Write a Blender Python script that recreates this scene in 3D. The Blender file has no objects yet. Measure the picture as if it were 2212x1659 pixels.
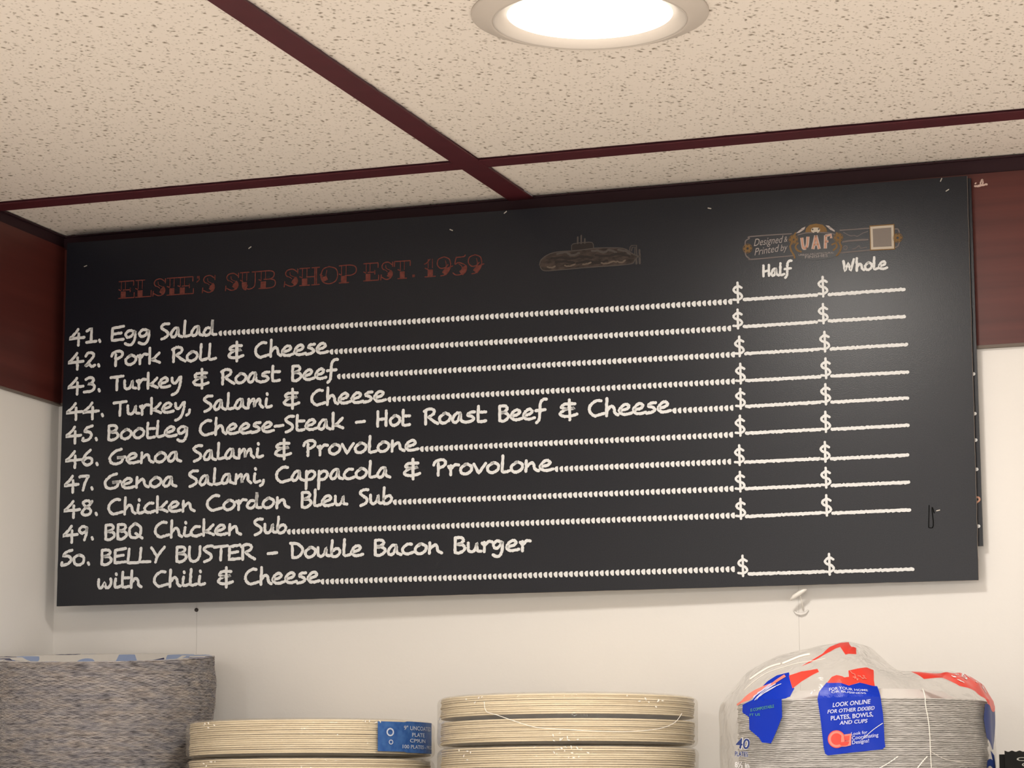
import bpy, bmesh, math, random
from mathutils import Vector, Matrix, noise
from mathutils.geometry import tessellate_polygon
sc = bpy.context.scene
COL = sc.collection
ZO = 1.76                                   # height of the lens above the floor

# ------------------------------------------------------------------ camera
def cam_axes(yaw, pitch, roll):
    cy, sy, cp, sp = math.cos(yaw), math.sin(yaw), math.cos(pitch), math.sin(pitch)
    fw = Vector((sy * cp, cy * cp, sp)); rt = Vector((cy, -sy, 0)); up = rt.cross(fw)
    cr, sr = math.cos(roll), math.sin(roll)
    return cr * rt + sr * up, -sr * rt + cr * up, fw
CAM_ANG=(-0.335548,0.166872,-0.003653); CAM_LOC=(1.29114,-2.32707,ZO); FOCAL_PX=5739.85
cam_data = bpy.data.cameras.new('camera'); cam = bpy.data.objects.new('camera', cam_data); COL.objects.link(cam)
_r, _u, _f = cam_axes(*CAM_ANG)
m = Matrix.Identity(4)
for i in range(3): m[i][0], m[i][1], m[i][2] = _r[i], _u[i], -_f[i]
m.translation = CAM_LOC
cam.matrix_world = m
cam_data.sensor_fit = 'HORIZONTAL'; cam_data.sensor_width = 36; cam_data.lens = FOCAL_PX / 2212 * 36
cam_data.clip_start = .05; cam_data.clip_end = 50
sc.camera = cam
# ------------------------------------------------------------------ world, light, exposure
w = bpy.data.worlds.new('room_air'); sc.world = w; w.use_nodes = True
bg = w.node_tree.nodes['Background']; bg.inputs[0].default_value = (1.0, .955, .905, 1); bg.inputs[1].default_value = 1.15
sc.view_settings.view_transform = 'Standard'; sc.view_settings.look = 'None'
sc.view_settings.exposure = -0.12; sc.view_settings.gamma = 1.0; sc.view_settings.use_curve_mapping = False
LENS_POWER = 4.0
def disk_lamp(name, x, y, power, r=.061, col=(1, .94, .865)):
    l = bpy.data.lights.new(name, 'AREA'); l.shape = 'DISK'; l.size = 2 * r; l.energy = power; l.color = col
    o = bpy.data.objects.new(name, l); COL.objects.link(o); o.location = (x, y, ZO + .5865)
    return o
disk_lamp('disk_lamp', .7255, -.528, 3.5)          # the visible downlight's own light
disk_lamp('disk_lamp', 1.75, -.62, .3)
# unseen lamps added behind the camera; their floor bounce brightens the ceiling
for lx, ly in ((.5, -3.3), (1.6, -3.3), (2.7, -3.3), (1.6, -3.9)): disk_lamp('disk_lamp', lx, ly, 30.0)

# ------------------------------------------------------------------ materials
def new_mat(name):
    mt = bpy.data.materials.new(name); mt.use_nodes = True
    return mt, mt.node_tree.nodes, mt.node_tree.links, mt.node_tree.nodes['Principled BSDF']
def plain(name, col, rough=.6, spec=.3, metal=0):
    mt, n, l, b = new_mat(name)
    b.inputs['Base Color'].default_value = (*col, 1); b.inputs['Roughness'].default_value = rough
    b.inputs['Specular IOR Level'].default_value = spec; b.inputs['Metallic'].default_value = metal
    return mt
def node(n, kind, **kw):
    x = n.new(kind)
    for k, v in kw.items(): setattr(x, k, v)
    return x
def ramp(n, stops, interp='LINEAR'):
    r = n.new('ShaderNodeValToRGB'); e = r.color_ramp; e.interpolation = interp
    while len(e.elements) < len(stops): e.elements.new(.5)
    for el, (p, c) in zip(e.elements, stops): el.position = p; el.color = (*c, 1)
    return r
def noisy(name, c1, c2, scale=(8, 8, 8), rough=.6, spec=.3, bump=0, bscale=None, detail=4, lo=.35, hi=.65, rnd=False, coord='Object'):
    mt, n, l, b = new_mat(name)
    tc = node(n, 'ShaderNodeTexCoord'); mp = node(n, 'ShaderNodeMapping'); mp.inputs['Scale'].default_value = scale
    l.new(tc.outputs[coord], mp.inputs['Vector'])
    if rnd:
        oi = node(n, 'ShaderNodeObjectInfo'); mu = node(n, 'ShaderNodeMath', operation='MULTIPLY'); mu.inputs[1].default_value = 71.3
        cb = node(n, 'ShaderNodeCombineXYZ'); l.new(oi.outputs['Random'], mu.inputs[0])
        for k in range(3): l.new(mu.outputs[0], cb.inputs[k])
        l.new(cb.outputs[0], mp.inputs['Location'])
    nz = node(n, 'ShaderNodeTexNoise'); nz.inputs['Scale'].default_value = 1; nz.inputs['Detail'].default_value = detail
    l.new(mp.outputs[0], nz.inputs['Vector'])
    r = ramp(n, [(lo, c1), (hi, c2)]); l.new(nz.outputs['Fac'], r.inputs[0]); l.new(r.outputs[0], b.inputs['Base Color'])
    b.inputs['Roughness'].default_value = rough; b.inputs['Specular IOR Level'].default_value = spec
    if bump:
        n2 = node(n, 'ShaderNodeTexNoise'); n2.inputs['Scale'].default_value = bscale or 400; n2.inputs['Detail'].default_value = 3
        l.new(tc.outputs['Object'], n2.inputs['Vector'])
        bp = node(n, 'ShaderNodeBump'); bp.inputs['Strength'].default_value = bump; bp.inputs['Distance'].default_value = .002
        l.new(n2.outputs['Fac'], bp.inputs['Height']); l.new(bp.outputs[0], b.inputs['Normal'])
    return mt
M = {}
M['wall'] = noisy('painted_wall_panel', (.795, .775, .745), (.825, .805, .775), (3, 3, 3), .45, .3, .05, 260)
M['wall_lightened'] = noisy('lightened_wall_panel', (.86, .84, .81), (.88, .86, .83), (3, 3, 3), .45, .3, .05, 260)  # wall paint made lighter to stand in for light missing on the left
M['groove'] = plain('panel_groove', (.70, .67, .63), .8)
M['floor'] = plain('floor_tile', (.74, .68, .62), .5)
M['tee'] = noisy('burgundy_ceiling_grid', (.075, .013, .019), (.088, .016, .023), (40, 40, 40), .5, .3)
M['angle'] = plain('shaded_wall_angle', (.030, .012, .016), .6, .2)  # maroon wall angle with its shade put into the colour
M['fascia'] = noisy('dark_red_wood', (.075, .016, .013), (.105, .024, .019), (2.2, 2.2, 70), .42, .4, 0)
M['fascia_edge'] = plain('band_edge', (.16, .13, .11), .6)
M['panel'] = noisy('black_board', (.003, .0045, .0095), (.0062, .0078, .0135), (900, 900, 900), .33, .42, .055, 1100, detail=2)
M['scuff'] = plain('dull_scuff', (.006, .006, .006), .8, .05)
M['panel_edge'] = plain('board_core', (.42, .36, .32), .7)
M['chalk'] = noisy('chalk_lettering', (.70, .71, .71), (.79, .80, .80), (500, 500, 500), .8, .15)
M['title'] = noisy('faded_red_print', (.115, .032, .025), (.16, .047, .037), (300, 300, 300), .7, .2)
M['staple'] = plain('bright_staple', (.5, .47, .43), .4, .5, .6)
M['subbrown'] = noisy('printed_bread_brown', (.026, .021, .019), (.065, .048, .040), (130, 130, 260), .7, .2)
M['subdark'] = plain('printed_dark_brown', (.026, .021, .02), .7, .2)
M['sublite'] = plain('printed_pale_tan', (.125, .098, .078), .7, .2)
M['subline'] = plain('printed_grey_brown', (.072, .062, .058), .7, .2)
M['emline'] = plain('printed_grey_line', (.17, .145, .14), .7, .2)
M['emtext'] = plain('printed_light_grey', (.34, .30, .29), .7, .2)
M['emgold'] = plain('printed_gold', (.20, .12, .05), .7, .2)
M['emcream'] = plain('printed_cream', (.52, .46, .38), .7, .2)
M['empale'] = plain('printed_pale', (.46, .40, .38), .7, .2)
M['empeach'] = plain('printed_peach', (.50, .27, .19), .7, .2)
M['emdark'] = plain('printed_black', (.009, .009, .011), .34, .42)
M['emtaupe'] = plain('printed_taupe', (.22, .19, .17), .7, .2)
M['white_metal'] = plain('white_enamel', (.66, .61, .56), .4, .4)
M['grey_metal'] = plain('light_grey_enamel', (.64, .58, .52), .45, .4)
M['dark_metal'] = plain('dark_screw', (.05, .04, .035), .5, .4)
M['clear_white'] = plain('milky_plastic', (.85, .82, .77), .25, .6)
M['glue'] = plain('dried_glue', (.62, .46, .40), .7)
M['shelf'] = plain('white_shelf', (.75, .72, .68), .5)
M['ink_blue'] = plain('blue_ink', (.003, .030, .43), .35, .2)
M['ink_red'] = plain('red_ink', (.78, .055, .035), .3, .45)
M['ink_pink'] = plain('thin_red_ink', (.78, .22, .17), .3, .45)
M['ink_white'] = plain('white_ink', (.85, .85, .88), .4)
M['ink_lilac'] = plain('pale_lilac_ink', (.55, .58, .82), .4)
M['ink_green'] = plain('green_ink', (.10, .36, .16), .4)
M['ink_navy'] = plain('navy_ink', (.025, .05, .22), .4)
M['sticker'] = noisy('scuffed_blue_sticker', (.022, .085, .30), (.05, .14, .38), (160, 160, 160), .4, .4, coord='Object')
M['sticker_text'] = plain('sticker_text', (.52, .58, .70), .5)
M['black_packet'] = noisy('black_foil', (.004, .004, .0035), (.008, .008, .006), (90, 90, 90), .5, .15)
M['packet_text'] = plain('packet_text', (.42, .42, .38), .5)
M['packet_tan'] = plain('packet_tan', (.34, .27, .19), .5)
# lens
mt, n, l, b = new_mat('lit_lens'); b.inputs['Base Color'].default_value = (.9, .9, .9, 1)
b.inputs['Emission Color'].default_value = (1, .87, .72, 1); b.inputs['Emission Strength'].default_value = LENS_POWER; M['lens'] = mt
# acoustic tile; the shade inside its holes is painted as dark flecks
mt, n, l, b = new_mat('fissured_ceiling_tile')
tc = node(n, 'ShaderNodeTexCoord')
nzd = node(n, 'ShaderNodeTexNoise'); nzd.inputs['Scale'].default_value = 170; nzd.inputs['Detail'].default_value = 2
l.new(tc.outputs['Object'], nzd.inputs['Vector'])
sub = node(n, 'ShaderNodeVectorMath', operation='SUBTRACT'); sub.inputs[1].default_value = (.5, .5, .5); l.new(nzd.outputs['Color'], sub.inputs[0])
scl = node(n, 'ShaderNodeVectorMath', operation='SCALE'); scl.inputs['Scale'].default_value = .0062; l.new(sub.outputs[0], scl.inputs[0])
add = node(n, 'ShaderNodeVectorMath', operation='ADD'); l.new(tc.outputs['Object'], add.inputs[0]); l.new(scl.outputs[0], add.inputs[1])
def hole_shade(scale, big, sharp, rot, off):
    mp = node(n, 'ShaderNodeMapping'); mp.inputs['Scale'].default_value = (1, .72, 0); mp.inputs['Rotation'].default_value = (0, 0, rot); mp.inputs['Location'].default_value = (off, off, 0)
    l.new(add.outputs[0], mp.inputs['Vector'])
    v = node(n, 'ShaderNodeTexVoronoi', voronoi_dimensions='2D'); v.inputs['Scale'].default_value = scale; l.new(mp.outputs[0], v.inputs['Vector'])
    sp = node(n, 'ShaderNodeSeparateColor'); l.new(v.outputs['Color'], sp.inputs[0])
    thr = node(n, 'ShaderNodeMapRange'); thr.inputs['From Min'].default_value = .30; thr.inputs['From Max'].default_value = 1; thr.inputs['To Min'].default_value = 0; thr.inputs['To Max'].default_value = big
    l.new(sp.outputs[0], thr.inputs['Value'])
    df = node(n, 'ShaderNodeMath', operation='SUBTRACT'); l.new(thr.outputs[0], df.inputs[0]); l.new(v.outputs['Distance'], df.inputs[1])
    mr = node(n, 'ShaderNodeMapRange'); mr.inputs['From Min'].default_value = -.03; mr.inputs['From Max'].default_value = sharp; l.new(df.outputs[0], mr.inputs['Value'])
    return mr
s1 = hole_shade(165, .31, .22, .5, 0); s2 = hole_shade(300, .36, .45, -.4, 3.3)
mxs = node(n, 'ShaderNodeMath', operation='MULTIPLY'); l.new(s2.outputs[0], mxs.inputs[0]); mxs.inputs[1].default_value = .8
mx = node(n, 'ShaderNodeMath', operation='MAXIMUM'); l.new(s1.outputs[0], mx.inputs[0]); l.new(mxs.outputs[0], mx.inputs[1])
r = ramp(n, [(0, (.875, .81, .74)), (1, (.31, .26, .205))]); l.new(mx.outputs[0], r.inputs[0]); l.new(r.outputs[0], b.inputs['Base Color'])
bp = node(n, 'ShaderNodeBump', invert=True); bp.inputs['Strength'].default_value = .5; bp.inputs['Distance'].default_value = .002
l.new(mx.outputs[0], bp.inputs['Height']); l.new(bp.outputs[0], b.inputs['Normal'])
b.inputs['Roughness'].default_value = .9; b.inputs['Specular IOR Level'].default_value = .1
M['tile'] = mt
# paper plates
M['cream_plate'] = noisy('uncoated_cream_paper', (.70, .59, .41), (.86, .75, .55), (30, 30, 300), .85, .1, rnd=True, lo=.3, hi=.7)
M['white_plate'] = noisy('white_plate_edge', (.48, .465, .45), (.80, .78, .76), (90, 90, 300), .8, .15, rnd=True, lo=.35, hi=.7)
M['white_face'] = plain('white_plate_face', (.82, .80, .77), .6, .2)
mt, n, l, b = new_mat('printed_plate_edge')
ge = node(n, 'ShaderNodeNewGeometry')
def edge_noise(scale, det):
    mp = node(n, 'ShaderNodeMapping'); mp.inputs['Scale'].default_value = scale; l.new(ge.outputs['Position'], mp.inputs['Vector'])
    nz = node(n, 'ShaderNodeTexNoise'); nz.inputs['Scale'].default_value = 1; nz.inputs['Detail'].default_value = det; l.new(mp.outputs[0], nz.inputs['Vector']); return nz
na = edge_noise((105, 105, 520), 3); nb = edge_noise((45, 45, 190), 2)
r = ramp(n, [(.28, (.13, .118, .125)), (.40, (.29, .27, .275)), (.54, (.41, .38, .375)), (.70, (.52, .48, .46))]); l.new(na.outputs['Fac'], r.inputs[0])
r2 = ramp(n, [(.36, (.80, .82, .88)), (.5, (1, 1, 1)), (.66, (1.0, .96, .91))]); l.new(nb.outputs['Fac'], r2.inputs[0])
mm = node(n, 'ShaderNodeMix', data_type='RGBA', blend_type='MULTIPLY'); mm.inputs['Factor'].default_value = 1; l.new(r.outputs[0], mm.inputs['A']); l.new(r2.outputs[0], mm.inputs['B'])
l.new(mm.outputs['Result'], b.inputs['Base Color']); b.inputs['Roughness'].default_value = .8
M['print_edge'] = mt
mt, n, l, b = new_mat('blue_and_white_print')
tc = node(n, 'ShaderNodeTexCoord'); v = node(n, 'ShaderNodeTexVoronoi', voronoi_dimensions='2D'); v.inputs['Scale'].default_value = 38
l.new(tc.outputs['Object'], v.inputs['Vector'])
sp = node(n, 'ShaderNodeSeparateColor'); l.new(v.outputs['Color'], sp.inputs[0])
cr = ramp(n, [(0, (.01, .02, .12)), (.36, (.012, .03, .22)), (.38, (.36, .47, .74)), (.62, (.42, .52, .78)), (.64, (.84, .82, .78))], 'CONSTANT')
l.new(sp.outputs[0], cr.inputs[0])
mr = node(n, 'ShaderNodeMath', operation='GREATER_THAN'); l.new(v.outputs['Distance'], mr.inputs[0]); mr.inputs[1].default_value = .52
mxc = node(n, 'ShaderNodeMix', data_type='RGBA'); l.new(mr.outputs[0], mxc.inputs['Factor']); l.new(cr.outputs[0], mxc.inputs['A']); mxc.inputs['B'].default_value = (.84, .82, .78, 1)
l.new(mxc.outputs['Result'], b.inputs['Base Color']); b.inputs['Roughness'].default_value = .5
M['print_face'] = mt
# clear films
def film(name, haze, tint, rough, bscale, bstr, ior):
    mt = bpy.data.materials.new(name); mt.use_nodes = True; n = mt.node_tree.nodes; l = mt.node_tree.links; n.clear()
    out = node(n, 'ShaderNodeOutputMaterial'); tr = node(n, 'ShaderNodeBsdfTransparent'); tr.inputs[0].default_value = (*tint, 1)
    df = node(n, 'ShaderNodeBsdfDiffuse'); df.inputs[0].default_value = (.85, .82, .78, 1)
    g = node(n, 'ShaderNodeBsdfGlossy'); g.inputs['Roughness'].default_value = rough; g.inputs[0].default_value = (1, 1, 1, 1)
    tc = node(n, 'ShaderNodeTexCoord'); nz = node(n, 'ShaderNodeTexNoise'); nz.inputs['Scale'].default_value = bscale; nz.inputs['Detail'].default_value = 2; nz.inputs['Distortion'].default_value = 1.2
    l.new(tc.outputs['Object'], nz.inputs['Vector'])
    bp = node(n, 'ShaderNodeBump'); bp.inputs['Strength'].default_value = bstr; bp.inputs['Distance'].default_value = .004; l.new(nz.outputs['Fac'], bp.inputs['Height'])
    l.new(bp.outputs[0], g.inputs['Normal'])
    m1 = node(n, 'ShaderNodeMixShader'); m1.inputs[0].default_value = haze; l.new(tr.outputs[0], m1.inputs[1]); l.new(df.outputs[0], m1.inputs[2])
    fr = node(n, 'ShaderNodeFresnel'); fr.inputs['IOR'].default_value = ior
    m2 = node(n, 'ShaderNodeMixShader'); cap = node(n, 'ShaderNodeMath', operation='MINIMUM'); cap.inputs[1].default_value = .24; l.new(fr.outputs[0], cap.inputs[0]); l.new(cap.outputs[0], m2.inputs[0]); l.new(m1.outputs[0], m2.inputs[1]); l.new(g.outputs[0], m2.inputs[2])
    l.new(m2.outputs[0], out.inputs[0])
    return mt
M['wrap'] = film('shrink_wrap', .11, (.985, .98, .965), .08, 75, .9, 1.25)
M['bag'] = film('clear_bag_film', .13, (.985, .982, .98), .09, 55, .8, 1.2)
M['crease'] = plain('crease_glint', (.86, .82, .75), .3, .6)  # pale colour for film creases, also holding the glints on the film

# ------------------------------------------------------------------ mesh helpers
class MB:
    def __init__(s): s.v = []; s.f = []; s.mi = []
    def add(s, vs, fs, mi=0):
        o = len(s.v); s.v += [tuple(p) for p in vs]; s.f += [tuple(i + o for i in f) for f in fs]; s.mi += [mi] * len(fs); return s
    def box(s, a, b, mi=0):
        (x0, y0, z0), (x1, y1, z1) = a, b
        return s.add([(x0, y0, z0), (x1, y0, z0), (x1, y1, z0), (x0, y1, z0), (x0, y0, z1), (x1, y0, z1), (x1, y1, z1), (x0, y1, z1)],
                     [(0, 3, 2, 1), (4, 5, 6, 7), (0, 1, 5, 4), (1, 2, 6, 5), (2, 3, 7, 6), (3, 0, 4, 7)], mi)
    def lathe(s, prof, seg=96, c=(0, 0, 0), mis=None, closed=False, zf=None):
        k = len(prof); vs = []; fs = []; ms = []
        for j in range(seg):
            a = 2 * math.pi * j / seg
            for i, (r, z) in enumerate(prof):
                dz = zf(a, r) if zf else 0
                vs.append((c[0] + r * math.cos(a), c[1] + r * math.sin(a), c[2] + z + dz))
        o = len(s.v); s.v += vs
        for j in range(seg):
            j2 = (j + 1) % seg
            for i in range(k if closed else k - 1):
                i2 = (i + 1) % k
                s.f.append((o + j * k + i, o + j2 * k + i, o + j2 * k + i2, o + j * k + i2)); s.mi.append(mis[i] if mis else 0)
        return s
    def tube(s, pts, r, seg=8, mi=0):
        pts = [Vector(p) for p in pts]; rings = []
        up = Vector((.31, .2, .93))
        for i, p in enumerate(pts):
            t = (pts[min(i + 1, len(pts) - 1)] - pts[max(i - 1, 0)]).normalized()
            a = t.cross(up).normalized(); b = t.cross(a)
            rr = r if not isinstance(r, (list, tuple)) else r[i]
            rings.append([p + rr * (math.cos(2 * math.pi * k / seg) * a + math.sin(2 * math.pi * k / seg) * b) for k in range(seg)])
        vs = [q for g in rings for q in g]; fs = []
        for i in range(len(pts) - 1):
            for k in range(seg):
                k2 = (k + 1) % seg; fs.append((i * seg + k, i * seg + k2, (i + 1) * seg + k2, (i + 1) * seg + k))
        fs += [tuple(range(seg))[::-1], tuple((len(pts) - 1) * seg + k for k in range(seg))]
        return s.add(vs, fs, mi)
    def build(s, name, mats, parent=None, loc=None, smooth=False, xf=None):
        me = bpy.data.meshes.new(name)
        vs = [xf(p) for p in s.v] if xf else s.v
        me.from_pydata(vs, [], s.f)
        for q in (mats if isinstance(mats, (list, tuple)) else [mats]): me.materials.append(q)
        me.polygons.foreach_set('material_index', s.mi)
        if smooth: me.polygons.foreach_set('use_smooth', [True] * len(me.polygons))
        me.update()
        o = bpy.data.objects.new(name, me); COL.objects.link(o)
        if parent: o.parent = parent
        if loc: o.location = loc
        return o
def tag(o, label=None, cat=None, group=None, kind=None):
    for k, v in (('label', label), ('category', cat), ('group', group), ('kind', kind)):
        if v: o[k] = v
    return o
def thing(name, label, cat, loc, group=None):
    o = bpy.data.objects.new(name, None); COL.objects.link(o); o.location = loc; o.empty_display_size = .02
    return tag(o, label, cat, group)
def struct(name, mb, mats, **kw): return tag(mb.build(name, mats, **kw), kind='structure')
def bevel(o, w=.001, seg=2):
    md = o.modifiers.new('bevel', 'BEVEL'); md.width = w; md.segments = seg; md.limit_method = 'ANGLE'; return o

# ---- 2D ribbons: hand drawn strokes
def smooth_pts(pts, n=6):
    segs = [[pts[0]]]
    for p in pts[1:]:
        if p == segs[-1][-1]: segs.append([p])
        else: segs[-1].append(p)
    out = []
    for g in segs:
        if len(g) == 1: continue
        if len(g) == 2: q = [(g[0][0] + (g[1][0] - g[0][0]) * k / n, g[0][1] + (g[1][1] - g[0][1]) * k / n) for k in range(n + 1)]
        else:
            q = []
            for i in range(len(g) - 1):
                a, b, c, d = g[max(i - 1, 0)], g[i], g[i + 1], g[min(i + 2, len(g) - 1)]
                for k in range(n):
                    t = k / n
                    q.append(tuple(.5 * (2 * b[j] + (c[j] - a[j]) * t + (2 * a[j] - 5 * b[j] + 4 * c[j] - d[j]) * t * t + (3 * b[j] - a[j] - 3 * c[j] + d[j]) * t ** 3) for j in (0, 1)))
            q.append(g[-1])
        out += q if not out else q[1:]
    return out
def ribbon(mb, pts, w, y=0.0, wob=0.0, cap=True, mi=0, seed=0):
    """flat stroke of width w along 2D points, lying in the XZ plane at depth y"""
    n = len(pts)
    if n < 2: return
    L = []; R = []
    for i, p in enumerate(pts):
        a, b = pts[max(i - 1, 0)], pts[min(i + 1, n - 1)]
        dx, dz = b[0] - a[0], b[1] - a[1]; d = math.hypot(dx, dz) or 1; nx, nz = -dz / d, dx / d
        hw = w / 2
        k = (seed * 7.3 + i * .9)
        h1 = hw * (1 + wob * noise.noise((k, 3.1, seed))); h2 = hw * (1 + wob * noise.noise((k, 9.7, seed)))
        L.append((p[0] + nx * h1, y, p[1] + nz * h1)); R.append((p[0] - nx * h2, y, p[1] - nz * h2))
    vs = []
    for a, b in zip(L, R): vs += [a, b]
    fs = [(2 * i, 2 * i + 1, 2 * i + 3, 2 * i + 2) for i in range(n - 1)]
    mb.add(vs, fs, mi)
    if cap:
        for e, q in ((0, 1), (n - 1, n - 2)):
            p = pts[e]; ang = math.atan2(p[1] - pts[q][1], p[0] - pts[q][0])
            cv = [(p[0] + w / 2 * math.cos(ang + t), y, p[1] + w / 2 * math.sin(ang + t)) for t in [math.pi * (k / 6 - .5) for k in range(7)]]
            mb.add(cv, [tuple(range(7))] if e else [tuple(range(7))], mi)
def poly(mb, pts, y=0.0, mi=0):
    vs = [(a, y, b) for a, b in pts]
    tris = tessellate_polygon([[Vector((a, b, 0)) for a, b in pts]])
    mb.add(vs, tris, mi)
def disc(mb, c, r, y=0.0, mi=0, n=16, rz=None):
    poly(mb, [(c[0] + r * math.cos(2 * math.pi * k / n), c[1] + (rz or r) * math.sin(2 * math.pi * k / n)) for k in range(n)], y, mi)

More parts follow.
